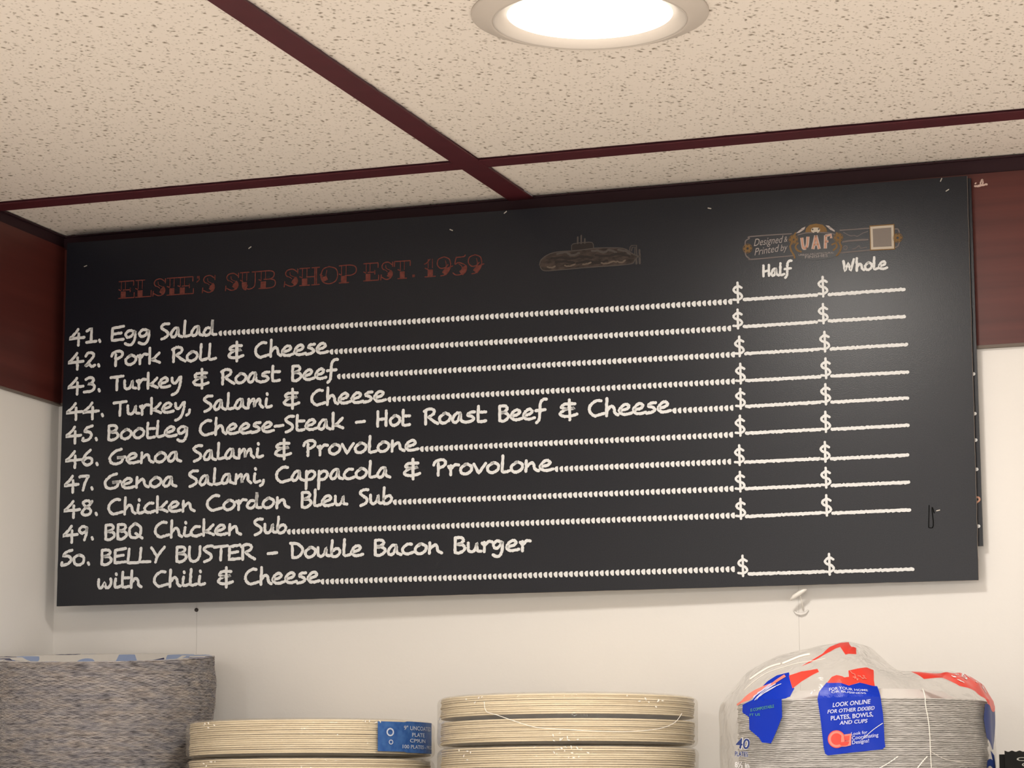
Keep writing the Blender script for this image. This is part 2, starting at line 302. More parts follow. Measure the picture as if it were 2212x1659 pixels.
# ---- the chalk hand: glyph = (advance, strokes); a repeated point is a corner
G = {
'0': (.62, [[(.30, .68), (.06, .50), (.10, .12), (.30, .02), (.52, .16), (.54, .52), (.30, .68)]]),
'1': (.66, [[(.10, .80), (.36, .98), (.36, .98), (.36, .06)], [(.10, .04), (.64, .08)]]),
'2': (.66, [[(.10, .74), (.22, .94), (.48, .92), (.54, .72), (.36, .44), (.08, .06), (.08, .06), (.30, .16), (.44, .02), (.62, .10)]]),
'3': (.66, [[(.10, .86), (.34, .98), (.52, .84), (.44, .62), (.24, .54), (.24, .54), (.50, .50), (.58, .28), (.42, .06), (.02, .02)]]),
'4': (.90, [[(.50, .96), (.34, .70), (.02, .34), (.02, .34), (.86, .40)], [(.54, .66), (.54, -.12)]]),
'5': (.66, [[(.60, .98), (.30, .86), (.16, .62), (.16, .62), (.44, .58), (.56, .36), (.42, .10), (.10, .00), (.10, .18)]]),
'6': (.66, [[(.46, 1.0), (.18, .66), (.06, .28), (.26, .02), (.52, .12), (.54, .40), (.32, .50), (.10, .32)]]),
'7': (.62, [[(.04, .88), (.10, .92), (.58, .94), (.58, .94), (.38, .50), (.26, .00)]]),
'8': (.66, [[(.56, .80), (.36, .96), (.14, .84), (.24, .60), (.52, .36), (.50, .10), (.26, .00), (.08, .16), (.24, .46), (.50, .70), (.60, .90)]]),
'9': (.66, [[(.50, .80), (.26, .90), (.06, .66), (.22, .46), (.46, .58), (.52, .84), (.52, .84), (.48, .40), (.38, .00)]]),
'.': (.34, [[(.16, .13), (.20, .02), (.20, .02)]]),
',': (.30, [[(.20, .14), (.16, -.08), (.02, -.20)]]),
'-': (.56, [[(.04, .34), (.52, .38)]]),
'&': (.95, [[(.80, .84), (.30, .84), (.12, .66), (.36, .54), (.78, .58), (.36, .52), (.06, .26), (.24, .08), (.60, .08), (.90, .18)], [(.52, 1.10), (.54, -.16)]]),
'A': (.8, [[(.04, 0), (.38, 1), (.38, 1), (.74, 0)], [(.16, .36), (.62, .36)]]),
'B': (.74, [[(.10, .02), (.10, .94)], [(.10, .94), (.44, .94), (.56, .76), (.40, .58), (.14, .52), (.14, .52), (.50, .48), (.64, .26), (.46, .04), (.24, -.02), (.10, .06)]]),
'C': (.92, [[(.72, .94), (.46, .96), (.14, .68), (.10, .30), (.34, .02), (.60, .06), (.88, .14)]]),
'D': (.84, [[(.16, .02), (.12, .90)], [(.02, .94), (.44, .88), (.74, .58), (.66, .22), (.40, .02), (.16, .02)]]),
'E': (.74, [[(.68, .98), (.10, .88), (.10, .88), (.08, .06), (.08, .06), (.68, .10)], [(.12, .48), (.56, .54)]]),
'G': (1.0, [[(.74, .98), (.42, .86), (.12, .50), (.18, .14), (.44, .02), (.76, .14), (.84, .44), (.84, .44), (.50, .42), (.96, .46)]]),
'H': (.80, [[(.10, .96), (.10, .02)], [(.62, .98), (.62, .04)], [(.10, .44), (.62, .48)]]),
'L': (.66, [[(.14, .96), (.08, .06), (.08, .06), (.66, .06)]]),
'P': (.76, [[(.26, .74), (.26, .00)], [(.02, .66), (.12, .88), (.44, .98), (.64, .84), (.58, .60), (.30, .44)]]),
'Q': (.86, [[(.40, .96), (.08, .64), (.12, .14), (.40, .02), (.70, .20), (.72, .70), (.40, .96)], [(.44, .30), (.84, -.02)]]),
'R': (.80, [[(.10, .02), (.10, .86)], [(.02, .84), (.30, .98), (.56, .88), (.54, .66), (.26, .46), (.26, .46), (.50, .22), (.78, .02)]]),
'S': (.66, [[(.58, .96), (.30, .96), (.10, .78), (.24, .60), (.48, .42), (.52, .22), (.38, .06), (.14, -.04)]]),
'T': (.80, [[(.02, .86), (.78, .92)], [(.42, .88), (.40, .02)]]),
'U': (.80, [[(.08, .96), (.08, .30), (.26, .02), (.52, .10), (.66, .40), (.68, .96)]]),
'W': (1.1, [[(.06, .92), (.18, .04), (.18, .04), (.46, .72), (.46, .72), (.66, .06), (.66, .06), (.96, 1.02)]]),
'Y': (.82, [[(.06, .96), (.34, .46), (.42, .46)], [(.78, .98), (.42, .42), (.30, .02)]]),
'a': (.78, [[(.48, .62), (.26, .60), (.06, .24), (.16, .04), (.36, .14), (.50, .60), (.50, .60), (.54, .16), (.76, .02)]]),
'b': (.70, [[(.12, 1.04), (.08, .20), (.18, .02), (.42, .06), (.58, .28), (.50, .50), (.30, .50), (.10, .32)]]),
'c': (.66, [[(.54, .62), (.30, .62), (.06, .34), (.14, .08), (.36, .02), (.64, .12)]]),
'd': (.82, [[(.46, .50), (.22, .52), (.04, .24), (.16, .04), (.40, .14), (.54, .50), (.56, 1.06), (.56, 1.06), (.54, .30), (.60, .08), (.80, .06)]]),
'e': (.76, [[(.14, .28), (.44, .36), (.58, .52), (.42, .66), (.20, .54), (.06, .26), (.20, .06), (.44, .03), (.72, .10)]]),
'f': (.62, [[(.68, 1.22), (.50, 1.22), (.32, 1.00), (.28, .50), (.24, -.02), (.08, -.24)], [(.04, .52), (.60, .56)]]),
'g': (.72, [[(.50, .58), (.26, .66), (.06, .46), (.14, .22), (.34, .26), (.50, .52), (.54, .60), (.54, .60), (.54, .10), (.40, -.26), (.20, -.30), (.04, -.20)]]),
'h': (.74, [[(.12, 1.08), (.10, .00)], [(.12, .30), (.34, .58), (.50, .46), (.56, .16), (.72, .02)]]),
'i': (.46, [[(.16, .58), (.12, .14), (.24, .03), (.46, .10)], [(.18, .92), (.20, .86), (.20, .86)]]),
'k': (.74, [[(.12, 1.04), (.12, .02)], [(.66, .68), (.38, .36), (.18, .26), (.18, .26), (.40, .20), (.70, .04)]]),
'l': (.50, [[(.14, 1.06), (.10, .10), (.10, .10), (.22, .03), (.48, .10)]]),
'm': (1.02, [[(.10, .60), (.08, .02)], [(.10, .28), (.34, .58), (.42, .50), (.44, .06), (.44, .06), (.50, .32), (.70, .58), (.78, .48), (.80, .20), (.96, .02)]]),
'n': (.78, [[(.12, .68), (.10, .02)], [(.12, .28), (.38, .54), (.50, .44), (.56, .16), (.76, .02)]]),
'o': (.74, [[(.36, .64), (.10, .40), (.12, .12), (.34, .02), (.60, .18), (.66, .46), (.44, .64), (.30, .62)]]),
'p': (.72, [[(.12, .60), (.10, -.52)], [(.12, .36), (.30, .58), (.52, .56), (.60, .36), (.44, .10), (.18, .06)]]),
'r': (.60, [[(.16, .58), (.16, .00)], [(.04, .54), (.18, .40), (.38, .62), (.58, .60)]]),
's': (.58, [[(.50, .64), (.26, .62), (.12, .46), (.34, .36), (.46, .20), (.30, .06), (.02, .00)]]),
't': (.58, [[(.14, 1.0), (.12, .18), (.22, .02), (.54, .06)], [(.26, .62), (.54, .62)]]),
'u': (.80, [[(.08, .60), (.10, .16), (.28, .04), (.46, .20), (.56, .58), (.56, .58), (.58, .14), (.78, .06)]]),
'v': (.68, [[(.04, .60), (.30, .02), (.30, .02), (.66, .62)]]),
'w': (.96, [[(.06, .58), (.06, .14), (.22, .03), (.44, .36), (.44, .36), (.52, .06), (.70, .06), (.84, .34), (.80, .60)]]),
'y': (.74, [[(.08, .62), (.12, .34), (.30, .28), (.54, .64)], [(.62, .66), (.58, .20), (.44, -.26), (.26, -.44), (.10, -.50)]]),
'$': (.62, [[(.58, .74), (.34, .84), (.08, .68), (.20, .52), (.48, .44), (.60, .26), (.38, .12), (.06, .14)], [(.33, 1.02), (.35, -.02)]]),
}
_seed = [0]
def chalk_word(mb, text, u0, u1, v, h, sw, y=-.0003, wob=.45):
    adv = []; x = 0
    for c in text: adv.append(x); x += G[c][0]
    lo = min(min(p[0] for st in G[text[0]][1] for p in st), 9)
    hi = adv[-1] + max(p[0] for st in G[text[-1]][1] for p in st)
    k = (u1 - u0 - sw) / (hi - lo)
    for c, a in zip(text, adv):
        jit = random.uniform(-.02, .02)
        for st in G[c][1]:
            pts = [(u0 + sw / 2 + (a + px - lo) * k, v + (pz + jit) * h) for px, pz in st]
            _seed[0] += 1
            ribbon(mb, smooth_pts(pts, 6), sw, y - .00001 * (_seed[0] % 5), wob, seed=_seed[0] % 97)

# ---- plain printed type from the built-in font
_fonts = {}
def type_mesh(text, xf, mb, mi=0, size=1.0, align='LEFT', bold=0.0, sx=1.0):
    cu = bpy.data.curves.new('type', 'FONT'); cu.body = text; cu.size = 1; cu.align_x = align; cu.offset = bold; cu.resolution_u = 3
    o = bpy.data.objects.new('type', cu); COL.objects.link(o)
    dg = bpy.context.evaluated_depsgraph_get(); me = o.evaluated_get(dg).to_mesh()
    vs = [v.co.copy() for v in me.vertices]; fs = [tuple(p.vertices) for p in me.polygons]
    o.evaluated_get(dg).to_mesh_clear(); bpy.data.objects.remove(o); bpy.data.curves.remove(cu)
    xs = [v.x for v in vs]; x0, x1 = min(xs), max(xs)
    mb.add([xf((v.x - x0) / (x1 - x0), v.y / .73) for v in vs], fs, mi)

random.seed(11)
ROWS=[[('41.',-442.4,77.1,-405.9,77.1),('Egg',-395.8,77.1,-353.2,77.1),('Salad',-342.8,77.1,-281.1,77.1),('D',-279.1,77.1,229.7,77.0)],[('42.',-442.9,52.9,-406.2,52.8),('Pork',-395.6,52.8,-340.7,52.8),('Roll',-330.3,52.7,-281.1,52.7),('&',-270.3,52.7,-252.3,52.7),('Cheese',-241.9,52.6,-164.3,52.6),('D',-162.9,52.6,228.5,52.1)],[('43.',-442.6,28.0,-405.0,28.0),('Turkey',-395.9,28.0,-317.6,28.0),('&',-306.8,28.0,-288.4,28.0),('Roast',-277.6,28.0,-213.7,28.0),('Beef',-203.1,28.0,-154.1,28.0),('D',-155.0,28.0,231.6,27.9)],[('44.',-443.3,2.9,-400.7,2.9),('Turkey,',-391.9,2.9,-307.6,3.0),('Salami',-295.2,3.0,-221.7,3.0),('&',-211.4,3.1,-193.2,3.1),('Cheese',-182.7,3.1,-104.8,3.1),('D',-103.4,3.1,231.3,3.4)],[('45.',-443.1,-20.7,-406.7,-20.7),('Bootleg',-396.5,-20.7,-310.3,-20.8),('Cheese-Steak',-298.6,-20.8,-147.8,-20.8),('-',-137.2,-20.8,-125.9,-20.8),('Hot',-115.4,-20.9,-80.4,-20.9),('Roast',-68.7,-20.9,-4.8,-20.9),('Beef',6.0,-20.9,54.5,-20.9),('&',64.8,-20.9,84.0,-20.9),('Cheese',93.4,-20.9,173.0,-21.0),('D',174.3,-21.0,229.7,-21.0)],[('46.',-442.8,-44.9,-405.1,-45.0),('Genoa',-394.5,-45.0,-315.7,-45.1),('Salami',-305.2,-45.1,-229.9,-45.2),('&',-219.7,-45.2,-201.0,-45.2),('Provolone',-190.6,-45.2,-71.9,-45.4),('D',-70.5,-45.4,228.9,-45.7)],[('47.',-443.3,-69.0,-409.9,-69.1),('Genoa',-398.9,-69.1,-320.2,-69.2),('Salami,',-309.3,-69.3,-228.7,-69.4),('Cappacola',-217.9,-69.4,-99.7,-69.6),('&',-88.2,-69.7,-69.9,-69.7),('Provolone',-58.9,-69.7,60.7,-69.9),('D',61.6,-69.9,226.9,-70.2)],[('48.',-443.0,-94.0,-404.5,-94.0),('Chicken',-394.2,-94.1,-300.3,-94.2),('Cordon',-289.5,-94.2,-202.0,-94.4),('Bleu',-191.4,-94.4,-142.8,-94.4),('Sub',-132.4,-94.5,-97.9,-94.5),('D',-97.0,-94.5,228.7,-95.0)],[('49.',-443.1,-118.1,-408.1,-118.2),('BBQ',-397.0,-118.2,-355.0,-118.3),('Chicken',-343.8,-118.3,-251.3,-118.5),('Sub',-240.1,-118.5,-204.9,-118.6),('D',-204.2,-118.6,229.6,-119.4)],[('50.',-443.4,-142.5,-411.4,-142.6),('BELLY',-400.4,-142.6,-331.1,-142.6),('BUSTER',-320.7,-142.6,-236.4,-142.7),('-',-225.7,-142.7,-213.8,-142.7),('Double',-202.8,-142.7,-126.3,-142.8),('Bacon',-116.7,-142.8,-47.7,-142.9),('Burger',-37.4,-142.9,38.7,-142.9)],[('with',-403.2,-165.7,-354.8,-165.9),('Chili',-343.6,-165.9,-287.9,-166.1),('&',-276.8,-166.2,-259.0,-166.2),('Cheese',-248.3,-166.3,-170.1,-166.6),('D',-169.2,-166.6,228.9,-168.2)]]
BLANKS=[(235.7,77.6,236.0,97.2,241.8,80.9,308.5,80.9),(314.4,78.1,314.8,97.3,320.1,80.6,387.9,81.1),(235.4,53.7,235.7,72.3,241.4,55.8,308.0,56.0),(314.2,53.5,314.6,72.3,319.6,56.3,387.6,56.3),(236.6,27.7,236.8,47.0,242.4,30.8,309.6,30.9),(315.1,27.9,315.5,47.0,320.9,30.7,389.0,30.9),(237.2,3.0,237.5,22.3,242.8,5.9,310.2,6.0),(315.6,3.3,315.9,22.4,321.0,5.9,389.3,6.0),(236.9,-20.4,237.1,-1.0,242.4,-17.7,309.8,-17.2),(315.0,-20.4,315.4,-0.9,320.6,-17.7,388.7,-17.3),(236.2,-45.2,236.5,-25.8,242.1,-42.2,309.3,-41.9),(314.5,-45.1,314.9,-25.8,320.4,-42.3,388.5,-41.8),(235.2,-71.4,235.5,-52.3,240.7,-68.5,308.1,-68.3),(313.5,-71.6,313.8,-52.8,319.2,-68.8,387.5,-68.4),(235.5,-95.4,235.8,-76.5,240.9,-92.6,308.3,-92.2),(313.8,-95.5,314.2,-76.6,319.4,-92.9,387.7,-92.7),(235.7,-120.3,236.0,-101.1,241.0,-117.8,308.6,-116.9),(313.9,-120.5,314.2,-101.1,319.6,-117.6,388.0,-117.2),(236.9,-172.0,237.2,-152.6,242.7,-169.5,310.5,-169.5),(315.4,-172.7,315.8,-153.1,320.9,-169.8,389.6,-169.6)]
HEADS=[('Half',258.9,101.3,287.2,101.0),('Whole',332.6,100.8,374.2,101.0)]
TITLE=[("ELSIE'S",-388.2,121.3,-284.2,120.7),('SUB',-274.4,121.8,-221.5,121.2),('SHOP',-212.6,121.5,-137.9,121.6),('EST.',-129.6,122.2,-76.2,121.7),('1959',-68.4,122.2,-10.5,121.6)]
SUB=dict(hull=[(46.3,125.8),(47.1,128.6),(48.4,131.1),(53.6,134.7),(61.0,136.9),(68.3,137.4),(77.9,137.3),(88.9,137.6),(99.1,138.3),(108.6,138.1),(123.1,137.1),(130.4,135.2),(136.9,130.5),(141.2,128.3),(141.2,126.6),(138.8,124.7),(136.8,121.6),(126.7,120.6),(104.9,120.5),(83.0,120.3),(68.3,120.0),(52.1,120.0),(48.4,122.0),(47.1,124.3)],sail=[(77.9,137.1),(77.8,142.4),(79.4,143.9),(83.8,144.4),(94.8,144.4),(97.7,143.9),(98.9,142.4),(99.4,137.9)],masts=[[(83.8,144.1),(83.9,149.9)],[(87.2,144.0),(87.3,151.2)],[(90.7,144.0),(90.8,147.8)]],rudder=[(134.0,134.1),(134.4,136.7),(135.6,138.4),(140.5,138.4),(140.9,128.8),(139.0,129.2),(139.2,136.7),(136.6,136.6),(135.6,133.4)],prop=[[(143.4,133.6),(143.5,128.6),(143.6,121.1)],[(140.1,128.8),(140.4,121.0)],[(140.5,128.0),(143.7,127.5)]],curve=[[(63.9,135.4),(72.7,136.3),(77.9,133.0),(85.2,134.7)],[(97.7,136.0),(103.5,135.6),(109.3,133.8),(114.4,135.6),(120.9,133.0)],[(123.1,135.3),(131.1,133.0),(134.0,130.0)]],dark=[[(58.0,131.5),(68.3,131.5),(77.1,129.9),(87.4,131.0),(97.6,129.6)],[(101.3,131.5),(112.2,130.0),(123.1,131.4),(133.9,128.2)],[(62.4,127.6),(72.7,127.6),(80.1,125.7)],[(83.0,125.2),(93.2,126.3),(103.4,124.2),(112.2,125.7)]],lite=[[(54.3,123.5),(58.0,122.5),(61.7,123.7)],[(71.2,123.8),(74.9,122.8),(80.8,124.2)],[(88.8,123.7),(92.5,123.8),(96.5,125.0)],[(106.7,123.9),(111.4,122.9),(118.0,124.6),(120.9,123.7)],[(122.0,124.3),(126.0,123.0),(129.6,124.9)]])
EMB={'left': [(286.4,139.1),(249.3,139.1),(247.5,137.4),(243.9,135.4),(243.4,131.1)],'left2': [(243.4,125.4),(244.0,121.7),(247.2,118.6),(250.1,117.7),(288.2,118.7)],'rtop': [(331.3,139.1),(357.7,139.1)],'rbot': [(330.8,118.3),(358.7,119.0)],'rmid': [(333.5,128.2),(340.6,128.8),(356.1,128.8)],'rend': [(380.8,136.7),(383.6,136.5),(384.9,133.5)],'rend2': [(384.7,124.3),(383.2,120.8),(381.1,119.9)],'rsc': [[(334.4,137.1),(337.2,135.1),(340.7,133.4),(344.2,133.4),(347.0,132.6),(352.0,135.1),(356.3,136.2)],[(333.4,122.8),(335.6,124.5),(337.6,122.9),(336.2,120.8),(334.1,121.7)],[(341.8,121.2),(344.7,121.3),(348.2,123.6),(349.6,121.4),(352.4,121.5),(355.2,121.7)]],'fl': [(245.6,128.1),(383.3,128.5),(329.5,132.5),(288.2,133.5)],'qr': [(358.8,140.5),(379.8,140.6),(379.8,118.9),(359.0,119.3)],'qr2': [(358.1,141.5),(380.6,141.5),(380.7,118.0),(358.1,118.4)],'crest': [(291.4,116.3),(287.5,119.5),(285.9,125.3),(286.3,132.5),(287.8,136.7),(291.8,141.5),(298.3,145.4),(304.1,147.5),(309.8,147.6),(315.4,146.7),(321.1,143.7),(327.4,139.0),(331.1,133.7),(332.0,129.4),(331.4,122.2),(329.8,118.1),(326.2,115.4),(317.6,113.5),(308.4,113.1),(299.2,114.4)],'sc': [[(290.3,139.4),(287.4,134.6),(286.6,130.3),(285.1,127.6),(286.1,123.2),(288.2,119.4),(289.2,116.5)],[(292.3,129.9),(290.1,127.2),(291.5,123.5),(295.0,121.8)],[(328.0,136.8),(331.1,131.6),(330.7,127.3),(332.0,124.3),(331.2,120.8),(329.1,117.4),(327.6,116.1)],[(323.6,126.4),(327.1,127.5),(327.8,123.9),(324.9,121.3)]],'arch': [(292.5,137.5),(299.6,138.8),(309.2,138.7),(318.8,137.6),(325.9,135.9)],'mane': [(299.3,139.5),(300.1,143.1),(303.3,146.1),(309.4,146.9),(315.4,145.4),(318.6,142.1),(319.5,138.5)],'head': [(304.6,140.2),(305.0,142.4),(306.8,143.3),(309.1,143.3),(311.5,143.0),(312.9,141.5),(312.8,139.7),(311.0,138.3),(308.9,138.0),(306.4,138.7)],'feat': [[(290.7,139.1),(296.1,143.4),(299.7,144.9),(298.3,142.1),(293.9,139.5)],[(317.9,144.7),(321.1,144.1),(326.3,139.4),(326.3,138.0),(322.1,140.4)]],'t1': [(251.5,129.9),(277.3,131.3)],'t1b': [(279.5,131.7),(282.7,132.0)],'t2': [(252.0,121.2),(273.6,123.3)],'t2b': [(276.1,123.5),(282.2,124.2)],'uaf': [(294.4,123.7),(303.3,123.3),(304.0,123.4),(313.9,123.1),(315.0,123.2),(323.9,123.5)],'uaft': [(294.5,134.7),(314.2,135.3),(324.1,134.6)],'s1': [(292.8,118.0),(325.2,118.2)],'s2': [(298.7,115.3),(319.5,115.5)]}
STAPLES=[(-248.5,162.7),(-41.2,165.6),(12.8,179.7),(210.4,168.3),(423.6,180.8),(429.0,168.9),(-425.5,156.0),(413.2,-118.7)]

BOARD_C=(0.46769,-0.02200,0.39691); BOARD_EX=(0.999771,0.021056,-0.003796); BOARD_EZ=(0.003797,0.002230,0.999990)

# ------------------------------------------------------------------ the room
ZC = ZO + .5917; ZB = ZO + .4205
XT = .4906; YT = .143; TS = .61
mb = MB(); mb.box((0.0, .0005, 0), (3.2, .10, ZC + .1), 1)
xs = [-.02, .1560, .7502, 1.34, 1.93, 2.52, 3.2]
for a, b_ in zip(xs, xs[1:]): mb.box((a + .0001, 0, 0), (b_ - .0001, .0006, ZC + .1), 0)
struct('wall_back', mb, [M['wall'], M['groove']])
struct('wall_left', MB().box((-.1, -4.2, 0), (0, 0, ZC + .1)), M['wall_lightened'])
struct('added_wall_right', MB().box((3.2, -4.2, 0), (3.3, .1, ZC + .1)), M['wall'])  # unseen wall added to cut world light from the right and bounce lamplight
struct('floor', MB().box((-.1, -4.2, -.1), (3.2, .1, 0)), M['floor'])
# ceiling tiles lying on the grid, edges a little broken
def tile(mb, x0, x1, y0, y1, z):
    n1 = max(2, int((x1 - x0) / .012)); n2 = max(2, int((y1 - y0) / .012)); pts = []
    def j(k): return .0006 * noise.noise((k * .9, x0 * 31, y0 * 17)) * 2
    for i in range(n1): pts.append((x0 + (x1 - x0) * i / n1, y0 + j(i)))
    for i in range(n2): pts.append((x1 + j(i + 90), y0 + (y1 - y0) * i / n2))
    for i in range(n1): pts.append((x1 - (x1 - x0) * i / n1, y1 + j(i + 300)))
    for i in range(n2): pts.append((x0 + j(i + 500), y1 - (y1 - y0) * i / n2))
    k = len(pts); vs = [(a, b, z) for a, b in pts] + [(a, b, z + .014) for a, b in pts]
    mb.add(vs, [tuple(range(k))[::-1], tuple(range(k, 2 * k))] + [(i, (i + 1) % k, (i + 1) % k + k, i + k) for i in range(k)])
mb = MB()
gx = [-.011] + [XT + k * TS for k in range(5)]; gy = [.011, -YT] + [-YT - k * TS for k in range(1, 7)]
for a, b_ in zip(gx, gx[1:]):
    for c, d in zip(gy, gy[1:]):
        tile(mb, a + .011, b_ - .011, d + .011, c - .011, ZC + .0028)
tag(mb.build('ceiling', M['tile']), kind='structure')
TW = .0122
k = 0
for x in gx[1:]:
    k += 1
    struct('trim_%d' % k, MB().box((x - TW, -4.0, ZC - .0004), (x + TW, -.001, ZC + .0010)).box((x - .002, -4.0, ZC + .0010), (x + .002, -.001, ZC + .035)), M['tee'])
for y in gy[1:]:
    k += 1
    struct('trim_%d' % k, MB().box((.001, y - TW, ZC - .0002), (3.1, y + TW, ZC + .0009)).box((.001, y - .002, ZC + .0009), (3.1, y + .002, ZC + .034)), M['tee'])
# wall angles under the tiles
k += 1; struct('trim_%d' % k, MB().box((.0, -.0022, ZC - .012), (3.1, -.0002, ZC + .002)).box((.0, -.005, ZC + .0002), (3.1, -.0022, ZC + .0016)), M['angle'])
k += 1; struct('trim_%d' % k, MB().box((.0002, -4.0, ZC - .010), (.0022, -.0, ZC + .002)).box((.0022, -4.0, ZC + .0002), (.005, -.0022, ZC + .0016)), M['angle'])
# dark red board running round the room under the ceiling
k += 1; struct('trim_%d' % k, MB().box((.0045, -.004, ZB + .0025), (3.1, -.0, ZC - .0125)).box((.0045, -.0052, ZB), (3.1, -.0, ZB + .0025), 1), [M['fascia'], M['fascia_edge']])
k += 1; struct('trim_%d' % k, MB().box((0, -4.0, ZB + .0015), (.0045, -.0, ZC - .0105)).box((0, -4.0, ZB), (.0050, -.0, ZB + .0015), 1), [M['fascia'], M['fascia_edge']])

# ------------------------------------------------------------------ downlight
dl = thing('downlight', 'round lit downlight with pale trim ring in the ceiling tile above the menu board', 'ceiling light', (.7255, -.528, ZC + .0026))
MB().lathe([(.0876, 0), (.0874, -.0014), (.086, -.0022), (.0742, -.0062), (.0728, -.0066), (.0717, -.0062), (.0717, -.003), (.0717, 0)], 128, closed=True).build('trim_ring', M['grey_metal'], dl, smooth=True)
MB().lathe([(.0717, -.0060), (.0712, -.0064), (.0700, -.0058), (.0612, -.0012), (.0612, -.0004), (.0717, -.0004)], 128, closed=True).build('baffle', M['white_metal'], dl, smooth=True)
mb = MB(); mb.lathe([(.0611, -.0011), (.045, -.0016), (.02, -.0019), (.0004, -.002)], 96); mb.build('lens', M['lens'], dl, smooth=True)

# ------------------------------------------------------------------ the menu board
BW, BH = .8933, .3617
EX = Vector(BOARD_EX); EZ = Vector(BOARD_EZ); EY = EZ.cross(EX)
board = thing('menu_board', 'large black sub shop menu board lettered in white chalk, hung below the ceiling', 'menu board', (0, 0, 0))
bm = Matrix.Identity(4)
org = Vector(BOARD_C) + Vector((0, 0, ZO)) - EZ * (BH / 2)
for i in range(3): bm[i][0], bm[i][1], bm[i][2], bm[i][3] = EX[i], EY[i], EZ[i], org[i]
board.matrix_world = bm
V0 = BH / 2
def B(p): return (p[0] / 1000, p[1] / 1000 + V0)
# panel, with slightly nicked edges
pts = []
n_ = 90
for i in range(n_): pts.append((-BW / 2 + BW * i / n_, 0 + .0005 * max(0, noise.noise((i * .8, 1, 1)))))
for i in range(40): pts.append((BW / 2 + .0004 * noise.noise((i * .9, 5, 1)), BH * i / 40))
for i in range(n_): pts.append((BW / 2 - BW * i / n_, BH))
for i in range(40): pts.append((-BW / 2 + .0003 * noise.noise((i * .9, 8, 1)), BH - BH * i / 40))
mb = MB(); kk = len(pts)
mb.add([(a, 0, c) for a, c in pts] + [(a, .0028, c) for a, c in pts], [tuple(range(kk)), tuple(range(kk, 2 * kk))[::-1]])
mb.add([(a, 0, c) for a, c in pts] + [(a, .0028, c) for a, c in pts], [(i, i + kk, (i + 1) % kk + kk, (i + 1) % kk) for i in range(kk)], 1)
tag(mb.build('panel', [M['panel'], M['panel_edge']], board), 'black panel with a pale core at its cut edges')
CAPH = .0148; SW = .0029
def dots(mb, u0, u1, v):
    n = int(round((u1 - u0) / .00487)); st = (u1 - u0) / n
    for i in range(n + 1):
        x = u0 + i * st; r = .0020 * random.uniform(.92, 1.08); hh = .0027
        mb_pts = [(x - r * .95, v + hh * .85), (x - r * 1.05, v + hh * 1.35), (x - r * .2, v + hh * 1.9), (x + r * .75, v + hh * 1.95), (x + r * .9, v + hh), (x + r * .8, v + .05 * hh), (x + r * .1, v - .05 * hh), (x - r * .6, v + hh * .35)]
        poly(mb, mb_pts, -.0003)
for row in ROWS:
    mb = MB(); md = None
    for (t, u0, v0, u1, v1) in row:
        v = (v0 + v1) / 2000 + V0
        if t == 'D':
            md = MB(); dots(md, u0 / 1000 + .001, u1 / 1000 - .001, v)
        else: chalk_word(mb, t, u0 / 1000, u1 / 1000, v + .0012, CAPH, SW)
    o = mb.build('menu_entry', M['chalk'], board)
    if md: md.build('dot_leader', M['chalk'], o)
for (a, b0, c, d, e, f_, g, h) in BLANKS:
    mb = MB(); hh = (d - b0) / 1000
    w_ = .0102
    chalk_word(mb, '$', a / 1000 - w_ / 2, a / 1000 + w_ / 2, b0 / 1000 + V0 + hh * .06, hh * .90, .0022, wob=.3)
    nn = 46; ph = random.uniform(0, 9)
    pts = [((e + (g - e) * i / nn) / 1000, (f_ + (h - f_) * i / nn) / 1000 + V0 + .00022 * math.sin(i * 2.1 + ph)) for i in range(nn + 1)]
    ribbon(mb, pts, .0030, -.0003, .5, seed=int(a * 3 + b0) % 89)
    mb.build('price_blank', M['chalk'], board)
for (t, u0, v0, u1, v1) in HEADS:
    mb = MB(); chalk_word(mb, t, u0 / 1000, u1 / 1000, (v0 + v1) / 2000 + V0, .0105, .0023); mb.build('column_heading', M['chalk'], board)
